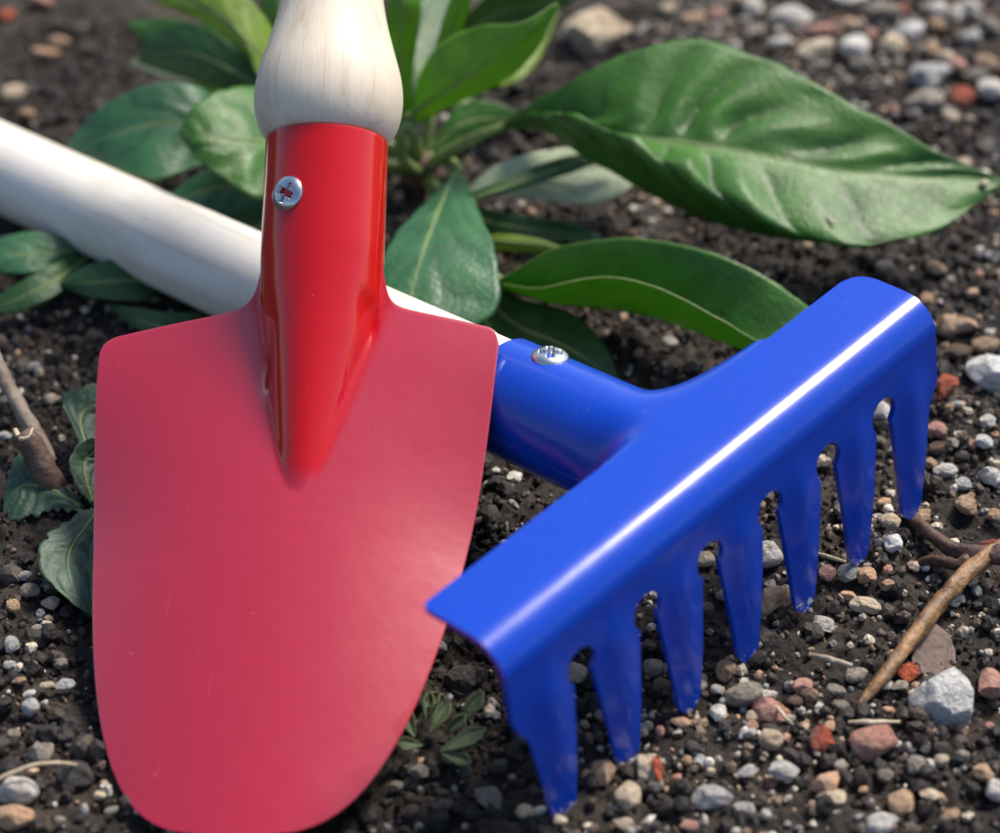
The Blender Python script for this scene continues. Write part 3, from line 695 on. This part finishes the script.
# stems and the crown of the root
tube('root_crown', [(424,182,-.3),(422,172,.2),(420,160,.7)], [.42, .38, .24], M_ROOT, plant, rootp, wob=.3)
for i, (pts, rr) in enumerate([([(424,170,.3),(445,155,1.0),(475,138,1.5),(508,125,1.75)], [.16, .15, .13, .10]), ([(424,170,.3),(445,160,.7),(458,168,.8)], [.14, .13, .12]),
        ([(422,165,.4),(414,140,1.2),(410,114,1.9)], [.15, .14, .12]), ([(422,165,.4),(408,150,.8),(402,128,1.2)], [.12, .11, .1]), ([(424,165,.4),(428,135,1.0),(430,112,1.5)], [.11, .1, .08]),
        ([(420,168,.3),(350,160,.9),(300,148,1.4)], [.15, .14, .12]), ([(420,170,.2),(350,165,.5),(288,150,.7)], [.15, .13, .12]), ([(426,172,.2),(440,190,.6),(458,201,.7)], [.12, .12, .11]),
        ([(424,172,.2),(460,240,.4),(502,284,.5)], [.14, .13, .12]), ([(421,166,.4),(350,120,1.2),(288,98,1.8)], [.13, .12, .11]), ([(424,165,.4),(432,100,.8),(434,66,1.3)], [.12, .11, .1]), ([(424,165,.4),(460,110,.7),(492,72,1.1)], [.12, .11, .1])]):
    st = tube('leaf_stalk', pts, rr, LEAF['stem'], plant, rootp)
# a curled young shoot beside the grip
tube('young_shoot', [(418,172,.5),(402,158,1.0),(400,138,1.6),(408,126,1.9),(416,134,1.8),(412,146,1.5)], [.12, .13, .12, .11, .09, .05], LEAF['stem'], plant, rootp)

# small weed at the left edge
wp = on_ground(84, 505)
weed = empty('weed', wp); tag(weed, 'low teal-green weed tucked behind the left edge of the red blade', 'plant')
def LW(rows, top='weed', under='weed', **k): return leaf(rows, weed, wp, top, under, n=44, m=30, veins=5, pucker=.17, **k)
LW([[(105,500,.2),(70,420,.6),(62,400,.7),(85,386,.9),(125,384,.8)], [(106,500,.2),(85,440,.5),(82,415,.6),(98,402,.7),(126,390,.7)], [(108,502,.2),(105,450,.4),(104,430,.4),(112,415,.5),(127,396,.6)]], seed=31)
LW([[(84,505,.1),(50,470,.4),(25,455,.5),(12,462,.4),(4,500,.1)], [(84,508,.1),(52,490,.3),(30,485,.3),(16,490,.25),(3,512,0)], [(84,512,.1),(55,510,.1),(35,515,.1),(18,520,.05),(3,520,-.1)]], seed=32)
LW([[(90,505,.2),(72,475,.6),(72,455,.8),(85,440,.9),(102,438,.9)], [(94,505,.2),(86,475,.5),(86,460,.6),(94,450,.7),(104,442,.8)], [(100,505,.2),(102,478,.3),(102,465,.4),(104,455,.5),(107,446,.7)]], seed=33)
LW([[(95,505,.1),(60,525,.5),(42,545,.6),(45,575,.5),(75,605,.2)], [(100,510,.1),(80,535,.4),(70,555,.4),(72,580,.35),(84,610,.1)], [(110,515,.1),(110,540,.2),(108,565,.2),(105,590,.2),(95,618,0)]], seed=34)
LW([[(98,505,.3),(95,530,.7),(88,560,.7),(92,600,.5)], [(110,508,.3),(112,530,.6),(112,565,.6),(108,605,.45)], [(125,512,.2),(130,540,.4),(130,575,.4),(118,612,.3)]], seed=35)
# grey-green sprig between blade and rake
gp = on_ground(432, 748)
sprig = empty('sprig', gp); tag(sprig, 'small grey-green sprig between the red blade and the nearest blue tine', 'plant')
for i, (u0, v0, u1, v1, wd, z1) in enumerate([(438,752,487,727,8,.25),(455,728,484,690,7,.5),(428,735,450,700,7,.3),(415,738,402,706,7,.2),(440,752,472,762,6,.1),(424,745,396,742,6,.15),(444,735,466,714,5,.35),(418,712,440,692,6,.3),(426,722,430,690,5,.3)]):
    du, dv = u1 - u0, v1 - v0; ln = math.hypot(du, dv); px_, py_ = -dv / ln * wd, du / ln * wd
    rows_ = []
    for s_ in (-1, 0, 1):
        rows_.append([(u0, v0, .0), (u0 + du * .35 + px_ * s_ * .7, v0 + dv * .35 + py_ * s_ * .7, z1 * .55 - .05 * (s_ == 0)), (u0 + du * .7 + px_ * s_, v0 + dv * .7 + py_ * s_, z1 * .9 - .08 * (s_ == 0)), (u1, v1, z1)])
    leaf(rows_, sprig, gp, 'sprig', 'sprig', veins=3, n=20, m=12, seed=40 + i)

# ------------------------------------------------------------------ twigs, straw, chips
def thing_tube(name, label, cat, pts, radii, mat, wob=.18, seg=14, group=None):
    base = G(*pts[0]); o = tube(name, pts, radii, mat, None, base, seg, True, wob); tag(o, label, cat, group); return o
thing_tube('twig', 'pale tan broken twig leaning on the soil right of the rake', 'twig', [(857,709,-.05),(880,680,.12),(903,650,.2),(936,608,.3),(962,578,.38),(990,554,.42),(1012,540,.4)], [.05, .11, .135, .145, .155, .16, .13], M_TWIG, .3)
tw = empty('twig', G(915, 518, .05)); tag(tw, 'dark red-brown forked twig by the rightmost tine', 'twig')
tube('stem', [(905,512,-.1),(928,532,.15),(955,550,.28),(985,556,.4),(1020,552,.5)], [.09, .13, .15, .19, .16], M_TWIGD, tw, G(915, 518, .05), wob=.25)
tube('side_shoot', [(972,552,.35),(960,564,.3),(935,560,.1),(918,562,-.05)], [.12, .11, .1, .07], M_TWIGD, tw, G(915, 518, .05), wob=.25)
thing_tube('stalk', 'weathered grey-brown dry stalk at the left edge', 'stalk', [(-12,345,1.3),(8,385,.9),(30,425,.5),(52,462,0)], [.13, .15, .15, .12], M_STALK, .25)
st = thing_tube('stalk', 'brown hollow stalk stub among the weed leaves', 'stalk', [(62,512,-.3),(48,478,.35),(34,450,.8),(22,432,1.1)], [.26, .25, .24, .23], M_BARK, .15)
tube('torn_rim', [(15,430,1.12),(20,438,1.12),(28,437,1.14),(33,428,1.2)], [.05, .06, .05, .02], M_DRY, st, G(62, 512, -.3))
thing_tube('straw', 'thin curved dry grass blade at the lower left', 'straw', [(-15,786,.15),(10,774,.25),(35,765,.3),(60,763,.25),(78,765,.1)], [.035, .04, .04, .035, .02], M_DRY, .1, 8)
thing_tube('straw', 'short pale straw lying between the fifth and sixth tines', 'straw', [(816,553,.1),(830,557,.15),(846,562,.1)], [.03, .04, .03], M_DRY, .1, 8)
thing_tube('straw', 'greyish broken straw lying left of the tan twig', 'straw', [(812,655,.08),(832,660,.15),(852,666,.1)], [.05, .06, .05], M_STALK, .2, 8)
thing_tube('straw', 'frayed pale straw under the foot of the tan twig', 'straw', [(848,722,.05),(870,722,.12),(900,722,.08)], [.03, .05, .03], M_DRY, .2, 8)
thing_tube('straw', 'fine straw standing beside the pink pebble cluster', 'straw', [(776,706,.2),(784,716,.25),(794,726,.1)], [.04, .035, .03], M_DRY, .2, 8)
def chip(label, u, v, lw, lh, mat, z=.08, tilt=.2, seed=0, cat='chip', name='bark_chip', th=.07):
    P = on_ground(u, v) + np.array([0, 0, z]); r_ = random.Random(seed)
    k = 9; V = []; sx, sy = lw / 102, lh / 70
    for zz in (th / 2, -th / 2):
        for i in range(k):
            a = 2 * math.pi * i / k; q = r_.uniform(.78, 1.1) if zz > 0 else 1.0
            if zz > 0: V.append((math.cos(a) * sx * q, math.sin(a) * sy * q, zz + r_.uniform(-.03, .03)))
            else: x, y, _ = V[i]; V.append((x * .97, y * .97, V[i][2] - th))
    F = [list(range(k)), list(range(2 * k - 1, k - 1, -1))] + [(i, i + k, (i + 1) % k + k, (i + 1) % k) for i in range(k)]
    o = mk(name, V, F, mat, None, (0, 0, 0), False); o.location = Vector(P * S); o.rotation_euler = (tilt, .1, r_.uniform(-.4, .4))
    tag(o, label, cat); return o
chip('flat brown bark chip behind the big pale grey stone', 934, 655, 44, 42, M_BARK, .1, .25, 3)
chip('small rusty orange chip beside the tan twig', 908, 677, 20, 14, STONE['red'], .12, .3, 5)
chip('rusty orange leaf scrap on the soil at the far top left', 48, 57, 44, 12, STONE['peach'], .15, -.1, 8, 'leaf scrap', 'leaf_scrap')
chip('dark red leaf scrap at the very top left corner', 8, 18, 26, 14, STONE['red'], .12, .2, 9, 'leaf scrap', 'leaf_scrap')
chip('tiny red shard on the pebble at the second tine', 657, 780, 9, 16, STONE['red'], .3, .5, 10, 'shard', 'shard')
# seed and husk lying on the big leaf
def seed_obj(label, u, v, z, a, b_, c, mat, rz):
    bm = bmesh.new(); bmesh.ops.create_icosphere(bm, subdivisions=3, radius=1)
    V = [(q.co.x * a * (1 - .25 * q.co.x), q.co.y * b_, q.co.z * c) for q in bm.verts]; F = [[q.index for q in f.verts] for f in bm.faces]; bm.free()
    o = mk('seed', V, F, mat); o.location = Vector(G(u, v, z) * S); o.rotation_euler = (0, .1, rz); tag(o, label, 'seed'); return o
seed_obj('small round white seed on the tip of the big leaf', 985, 183, 1.62, .11, .09, .07, M_DRY, .4)
seed_obj('thin straw-coloured husk lying on the big leaf', 832, 221, 1.86, .14, .035, .03, M_DRY, -.8)

# ------------------------------------------------------------------ pebbles
def stone_mesh(i, angular):
    bm = bmesh.new(); bmesh.ops.create_icosphere(bm, subdivisions=4, radius=1)
    r_ = np.random.default_rng(100 + i); V = np.array([v_.co[:] for v_ in bm.verts])
    F = [[v_.index for v_ in f.verts] for f in bm.faces]; bm.free()
    npl = 16 if angular else 12
    for _ in range(npl):
        d = r_.normal(size=3); d /= np.linalg.norm(d); h = r_.uniform(.56, .80) if angular else r_.uniform(.70, .90)
        over = np.maximum(0, V @ d - h); V = V - np.outer(over * (.94 if angular else .8), d)
    ph = r_.uniform(0, 50, 3)
    nz = vnoise(V[:, 0] * 2.2 + ph[0] + V[:, 2] * 1.7, V[:, 1] * 2.2 + ph[1] - V[:, 2] * 1.3, i)
    nz2 = vnoise(V[:, 0] * 6 + ph[2] + V[:, 2] * 5, V[:, 1] * 6 - V[:, 2] * 4, i + 50)
    V = V * (1 + (.07 if angular else .08) * nz + (.035 if angular else .02) * nz2)[:, None]
    V /= np.abs(V).max(0)
    me = bpy.data.meshes.new('pebble'); me.from_pydata((V * S).tolist(), [], F)
    me.polygons.foreach_set('use_smooth', np.full(len(F), True)); me.update()
    if angular: me.set_sharp_from_angle(angle=math.radians(24))
    return me
MESH_A = [stone_mesh(i, True) for i in range(9)]; MESH_R = [stone_mesh(i + 20, False) for i in range(9)]
mesh_cache = {}
def stone_me(shape, idx, colname):
    key = (shape, idx, colname)
    if key not in mesh_cache:
        me = (MESH_A if shape == 'a' else MESH_R)[idx].copy(); me.materials.append(STONE[colname]); mesh_cache[key] = me
    return mesh_cache[key]
placed = []; ALLSTONES = []
def stone(u, v, wpx, hpx, colname, shape, label, cat='pebble', name='pebble', group=None, P=None, sink=.42, lift=0.0):
    idx = random.randrange(9)
    if P is None: P = on_ground(u, v)
    dep = (P - CAM) @ FW; k = dep / FPX
    a = wpx * k / 2; hh = hpx * k / 2
    c = min(max(hh * .85, a * .45), a * .95); b_ = min(max(hh, a * .55), a * 1.5)
    o = bpy.data.objects.new(name, stone_me(shape, idx, colname)); col.objects.link(o)
    o.scale = (a, b_, c)
    o.location = Vector((P + np.array([0, 0, c * (1 - 2 * sink) + .10 + lift])) * S)
    o.rotation_euler = (random.uniform(-.25, .25), random.uniform(-.25, .25), random.uniform(-.5, .5) if wpx > 1.25 * hpx or hpx > 1.25 * wpx else random.uniform(0, 6.28))
    tag(o, label, cat, group); placed.append((P[0], P[1], max(a, b_))); ALLSTONES.append((o, float(topx(P)[0])))
    return o
BIG = [
 (945,708,76,62,'pale grey','a','large angular pale grey stone right of the twig','stone'), (873,748,52,40,'pink','r','smooth rounded pink pebble below the twig',None),
 (772,606,38,50,'peach','a','broken orange-tan stone between the fourth and fifth tines','stone'), (766,560,36,32,'white','r','white pebble between the fourth and fifth tines above the broken stone',None),
 (880,418,24,26,'white','r','white pebble seen through the notch beside the rightmost tine',None), (705,563,22,18,'cream','r','cream pebble seen through the notch left of the fourth tine',None),
 (574,678,30,28,'cream','a','cream pebble seen through the notch beside the nearest tine',None), (595,38,68,62,'cream','a','large blurred cream and white stone behind the big leaf','stone'),
 (952,330,50,30,'peach','a','long orange-tan stone just right of the rake bar','stone'), (985,350,34,20,'tan','r','flat tan pebble at the right edge by the rake bar',None), (992,378,56,42,'pale grey','a','grey speckled stone at the right edge','stone'),
 (944,392,26,42,'red','a','reddish-brown upright stone right of the rake bar','stone'), (945,476,28,20,'white','r','flat white pebble right of the last tine',None), (743,700,42,30,'grey','r','beige-grey pebble below the third tine',None),
 (770,718,42,34,'pink','a','knobbly pink pebble right of the beige-grey pebble',None), (770,745,30,27,'cream','r','round cream pebble under the knobbly pink pebble',None), (783,775,32,21,'white','r','oval whitish pebble below the round cream pebble',None),
 (822,746,30,28,'red','a','brick-red pebble left of the smooth pink pebble',None), (712,803,44,30,'blue-grey','r','blue-grey flat pebble at the bottom of the picture',None), (900,808,36,30,'tan','r','brownish round pebble below the smooth pink pebble',None),
 (880,829,36,26,'white','r','white pebble cut by the bottom edge',None), (992,690,30,42,'pink','a','pink stone at the right edge beside the big grey stone',None), (989,553,28,24,'red','a','red knob of stone at the right edge by the forked twig',None),
 (604,776,28,34,'peach','a','peach pebble right of the nearest tine tip',None), (629,800,27,33,'cream','r','beige upright pebble below the second tine',None), (648,772,34,28,'cream','a','beige pebble with a red shard by the second tine',None),
 (18,797,46,34,'white','r','white pebble under the curved straw at the lower left',None), (14,822,48,30,'peach','r','peach pebble in the lower left corner',None), (76,778,46,32,'dark','a','dark muddy stone by the lower left of the red blade',None), (42,758,30,26,'grey','a','grey pebble above the curved straw',None),
 (67,690,24,18,'blue-grey','a','pale blue-grey pebble beside the left edge of the red blade',None), (32,712,18,20,'blue-grey','r','small oval blue-grey pebble left of the red blade',None), (462,684,32,32,'dark','r','round dark pebble above the sprig',None), (490,802,36,28,'grey','a','grey clod-like stone left of the nearest tine tip',None),
 (826,788,32,26,'peach','a','crumbly orange-tan stone below the brick-red pebble',None), (726,675,25,22,'tan','r','tan pebble at the tip of the third tine',None), (822,629,24,22,'white','a','pale pebble at the tip of the fifth tine',None), (866,611,36,17,'cream','r','elongated cream pebble below the sixth tine',None), (864,580,20,24,'peach','a','squarish cream-pink pebble under the sixth tine',None), (848,578,26,22,'blue-grey','r','grey pebble under the tip of the sixth tine',None),
 (893,548,24,20,'pale grey','r','pale grey pebble right of the sixth tine tip',None), (890,526,28,22,'cream','a','beige pebble between the two rightmost tines',None), (966,510,25,22,'tan','r','tan pebble above the forked twig',None), (990,482,28,26,'white','a','off-white pebble at the right edge above the forked twig',None), (884,506,18,12,'peach','a','small peach pebble between the two rightmost tines',None),
 (927,82,54,40,'pale grey','a','lilac-grey angular stone beyond the tip of the big leaf','stone'), (925,106,44,26,'grey','r','grey pebble under the lilac-grey stone',None), (960,104,27,34,'red','r','reddish-brown pebble beyond the tip of the big leaf',None), (990,94,36,24,'white','r','pinkish-white pebble at the top right edge',None),
 (790,24,44,32,'white','r','white oval pebble beyond the big leaf',None), (818,54,48,22,'cream','a','long cream pebble with a reddish end touching the big leaf',None), (855,54,32,34,'white','r','round white pebble touching the upper edge of the big leaf',None), (880,18,46,26,'grey','r','broad grey pebble at the top right',None), (908,36,36,22,'pale grey','r','pale sloping pebble under the broad grey pebble',None), (892,52,29,27,'cream','r','round beige pebble right of the round white pebble',None), (848,2,44,20,'white','r','white pebble cut by the top edge',None), (734,5,32,22,'peach','r','orange-pink pebble cut by the top edge',None),
]
for q in BIG:
    stone(*q[:6], q[6], q[7] or 'pebble', 'stone' if q[7] else 'pebble')
SMALL = [(935,30,26,22,'tan','r'),(985,68,26,24,'tan','r'),(930,54,22,18,'tan','r'),(970,12,24,18,'white','r'),(956,19,20,16,'white','r'),(937,13,20,20,'white','a'),(970,42,24,18,'blue-grey','r'),(752,12,24,22,'white','r'),(755,36,24,20,'grey','r'),(780,47,26,16,'white','r'),(862,68,32,17,'grey','a'),(985,150,24,18,'grey','a'),(715,20,22,18,'pink','r'),(668,14,20,16,'cream','r'),(690,24,22,16,'tan','r'),(712,42,22,14,'grey','r'),(818,35,32,14,'pink','r'),(848,28,18,14,'peach','r'),(950,120,22,14,'cream','a'),(975,80,24,18,'grey','r'),(945,62,22,16,'cream','r'),(902,14,14,14,'red','r'),(990,30,22,18,'grey','r'),(870,40,18,14,'pink','r'),(955,70,24,18,'pink','r'),
 (937,434,22,19,'pink','r'),(983,446,20,16,'pale grey','r'),(962,489,19,17,'blue-grey','r'),(995,520,24,20,'tan','a'),(958,356,30,16,'brown','r'),(936,452,20,14,'brown','r'),(930,468,14,12,'tan','r'),(952,447,16,12,'grey','a'),(827,578,21,18,'pink','r'),(848,600,20,11,'peach','a'),(888,589,18,12,'tan','r'),(748,737,17,14,'white','a'),(718,719,22,20,'white','a'),(829,731,14,13,'peach','r'),(747,775,25,14,'white','a'),(832,803,34,18,'cream','a'),(915,771,26,23,'grey','r'),(995,796,24,26,'white','r'),(982,777,24,20,'tan','r'),(656,790,18,14,'grey','r'),(682,727,26,15,'peach','a'),(884,780,19,17,'grey','r'),(642,735,17,14,'grey','a'),(588,780,16,14,'peach','r'),(625,828,26,16,'cream','a'),(742,815,24,26,'blue-grey','a'),(660,735,12,10,'pink','r'),(700,690,14,16,'cream','r'),(716,694,14,12,'white','r'),(725,730,16,14,'dark','r'),(755,722,20,14,'cream','a'),(835,695,22,15,'grey','r'),(855,680,26,18,'grey','r'),(800,690,26,20,'pink','a'),(808,700,18,14,'brown','r'),(840,710,18,14,'grey','r'),(795,705,20,14,'brown','a'),(885,690,16,13,'white','a'),(900,690,22,11,'grey','a'),(940,765,20,14,'cream','r'),(962,760,16,13,'grey','r'),(930,800,22,16,'cream','a'),(950,820,26,14,'tan','a'),(690,830,24,16,'pink','a'),(768,700,20,14,'white','a'),(640,790,14,14,'dark','r'),(840,770,16,14,'grey','r'),(880,770,14,12,'dark','r'),
 (12,650,17,22,'blue-grey','r'),(30,596,24,18,'grey','r'),(47,630,14,11,'white','r'),(38,632,14,10,'grey','a'),(48,690,16,10,'cream','r'),(20,685,18,10,'tan','a'),(30,698,14,9,'white','r'),(62,668,16,12,'grey','r'),(10,670,14,14,'blue-grey','r'),(14,610,16,14,'tan','r'),(26,580,14,12,'blue-grey','r'),(35,372,16,14,'blue-grey','r'),(52,404,15,13,'cream','r'),(6,440,14,10,'white','r'),(14,740,16,14,'grey','r'),(66,742,20,14,'dark','r'),(100,800,14,10,'cream','r'),(112,815,16,10,'grey','r'),(60,825,14,10,'grey','r'),(88,745,20,18,'dark','a'),
 (14,98,28,22,'cream','r'),(42,4,28,14,'pink','r'),(60,46,22,13,'tan','r'),(28,118,18,14,'tan','r'),
 (440,652,18,17,'blue-grey','r'),(525,816,20,16,'cream','r'),(420,776,22,18,'grey','a'),(465,775,20,16,'dark','a'),(450,760,20,15,'grey','a'),(520,745,18,14,'dark','r'),(500,770,20,15,'dark','a'),(470,735,16,12,'brown','r'),(540,815,14,10,'white','r'),(575,735,16,12,'brown','a'),(600,720,14,12,'grey','r'),(395,790,18,14,'grey','a'),(410,815,20,14,'brown','r'),(445,810,24,18,'dark','a'),(560,825,16,11,'cream','a'),(598,385,18,12,'brown','r'),(665,368,7,10,'cream','r'),(530,350,26,15,'brown','r'),(650,650,16,12,'brown','a'),(660,690,22,16,'brown','r'),(724,600,18,14,'grey','r'),(770,640,18,14,'dark','a'),(706,612,16,12,'brown','r'),(822,470,18,14,'dark','a'),(760,510,12,12,'tan','r'),(820,465,14,16,'cream','r'),(630,640,14,14,'brown','r'),(842,515,22,18,'grey','a'),(770,590,14,12,'white','a')]
def region(u, v):
    if v < 240:
        if u > 560: return 'beyond the big leaf'
        return 'behind the wooden stick' if u < 300 else 'among the plant stems'
    if u < 300: return 'left of the red trowel'
    if v < 420 and u < 900: return 'behind the blue rake head'
    if u > 900: return 'at the right of the rake'
    if v > 590 + (900 - u) * .55 or v > 790: return 'in front of the rake tines'
    if u > 560: return 'among the rake tines'
    return 'between red blade and rake'
def auto_label(u, v, wpx, colname, shape):
    sz = 'tiny' if wpx < 13 else ('small' if wpx < 21 else 'middling')
    return f"{sz} {'angular' if shape == 'a' else 'rounded'} {colname if colname!='dark' else 'dark grey'} pebble {region(u, v)}"
for (u, v, wp_, hp_, cn, sh) in SMALL:
    lb = auto_label(u, v, wp_, cn, sh); stone(u, v, wp_, hp_, cn, sh, lb, group=lb)
# more of the same, strewn by the density the place has
names_ = ['grey', 'cream', 'tan', 'white', 'pink', 'blue-grey', 'brown', 'dark', 'peach', 'red', 'pale grey']
probs_ = np.array([.12, .17, .17, .10, .12, .04, .12, .07, .07, .03, .02]); probs_ /= probs_.sum()
def density(u, v):
    d = .25
    if u > 620 and v < 250: d = 1.0
    if u > 900 and 240 < v < 620: d = .75
    if v > 500 and u > 560: d = .75
    if v > 620 and 380 < u < 560: d = .45
    if u < 130 and v > 320: d = .35
    if u < 300 and v < 140: d = .03
    if u > 800 and v > 740: d = .55
    return d
cnt = 0; tries = 0
while cnt < 105 and tries < 6000:
    tries += 1
    u = random.uniform(-5, 1005); v = random.uniform(-5, 838)
    if random.random() > density(u, v): continue
    if 100 < u < 480 - max(0, v - 450) * .22 and v > 320: continue          # under the trowel: not seen
    wp_ = 11 + 13 * random.random() ** 2.2; P = on_ground(u, v); a = wp_ / 51 / 2
    if any((P[0] - x) ** 2 + (P[1] - y) ** 2 < (r_ + a) ** 2 * .9 for x, y, r_ in placed): continue
    cn = str(rng.choice(names_, p=probs_)); sh = random.choice('ar'); lb = auto_label(u, v, wp_, cn, sh)
    stone(u, v, wp_, wp_ * random.uniform(.65, 1.0), cn, sh, lb, group=lb, P=P); cnt += 1

ORD = ['first', 'second', 'third', 'fourth', 'fifth', 'sixth', 'seventh', 'eighth', 'ninth', 'tenth', 'eleventh', 'twelfth']
NUM = ['zero', 'one', 'two', 'three', 'four', 'five', 'six', 'seven', 'eight', 'nine', 'ten', 'eleven', 'twelve']
byl = {}
for o, u in ALLSTONES: byl.setdefault(o['label'], []).append((u, o))
for lb, lst in byl.items():
    if len(lst) == 1:
        if 'group' in lst[0][1]: lst[0][1]['group'] = 'pebbles lying in the soil'
        continue
    lst.sort(key=lambda q: q[0])
    for i, (u, o) in enumerate(lst): o['label'] = f"{lb}, {ORD[i]} of {NUM[len(lst)]} from left"; o['group'] = 'pebbles lying in the soil'
for o, u in ALLSTONES: o['group'] = 'pebbles lying in the soil'
# ------------------------------------------------------------------ crumbs and grit, uncountable
def ico(sub):
    bm = bmesh.new(); bmesh.ops.create_icosphere(bm, subdivisions=sub, radius=1)
    V = np.array([v_.co[:] for v_ in bm.verts]); F = np.array([[v_.index for v_ in f.verts] for f in bm.faces]); bm.free(); return V, F
def strew(name, n, sub, smin, smax, power, palette, pw, seed, label, cat, dens=None, lift=.2):
    r_ = np.random.default_rng(seed); V0, F0 = ico(sub)
    x = r_.uniform(-12.5, 12.5, n * 3); y = r_.uniform(-11.5, 17, n * 3)
    px_ = topx(np.stack([x, y, np.zeros_like(x)], -1)); ok = (px_[:, 0] > -60) & (px_[:, 0] < 1060) & (px_[:, 1] > -50) & (px_[:, 1] < 890)
    clump = vnoise(x / 1.7, y / 1.7, seed) * .5 + .5
    keep = ok & (r_.random(len(x)) < np.clip(.12 + 1.5 * (clump - .25), .1, 1))
    if dens is not None: keep &= r_.random(len(x)) < np.array([dens(a, b_) for a, b_ in px_])
    x, y = x[keep][:n], y[keep][:n]; n = len(x)
    size = smin + (smax - smin) * r_.random(n) ** power
    z = ground_h(x, y) + size * lift
    q = r_.normal(size=(n, 4)); q /= np.linalg.norm(q, axis=1, keepdims=True)
    w_, a, b_, c = q.T
    Rm = np.stack([1 - 2 * (b_ * b_ + c * c), 2 * (a * b_ - c * w_), 2 * (a * c + b_ * w_), 2 * (a * b_ + c * w_), 1 - 2 * (a * a + c * c), 2 * (b_ * c - a * w_), 2 * (a * c - b_ * w_), 2 * (b_ * c + a * w_), 1 - 2 * (a * a + b_ * b_)], -1).reshape(n, 3, 3)
    sc3 = size[:, None] * r_.uniform(.55, 1.1, (n, 3))
    VV = V0[None] * (1 + r_.normal(0, .16 if sub == 1 else .12, (n, len(V0), 1)))
    VV = VV * sc3[:, None, :]; VV = np.einsum('nij,nkj->nki', Rm, VV) + np.stack([x, y, z], -1)[:, None, :]
    FF = (F0[None] + (np.arange(n) * len(V0))[:, None, None]).reshape(-1, 3)
    ci = r_.choice(len(palette), n, p=np.array(pw) / sum(pw)); cc = np.array(palette)[ci] * r_.uniform(.65, 1.25, (n, 1))
    o = fast_mesh(name, VV.reshape(-1, 3), FF, M_CRUMB, np.repeat(cc, len(V0), 0), False)
    tag(o, label, cat, kind='stuff'); return o
SOILP = [(.022, .016, .0125), (.040, .029, .022), (.075, .056, .042), (.012, .009, .0075)]
strew('soil_crumbs', 30000, 1, .025, .12, 2.0, SOILP, [4, 3, 1.5, 3], 3, 'fine dark soil crumbs strewn over the ground', 'soil')
strew('soil_clods', 4200, 2, .07, .26, 2.6, SOILP, [4, 3, 1, 3], 4, 'rounded dark soil clods lying everywhere', 'soil')
GRP = [(.36, .33, .29), (.52, .44, .34), (.42, .28, .18), (.62, .57, .50), (.38, .21, .15), (.26, .26, .25), (.16, .11, .08)]
strew('grit', 9000, 2, .03, .14, 2.2, GRP, [4, 3, 3, 2, 1.5, 2, 4], 5, 'fine multicoloured grit scattered among the pebbles', 'grit', density, .35)
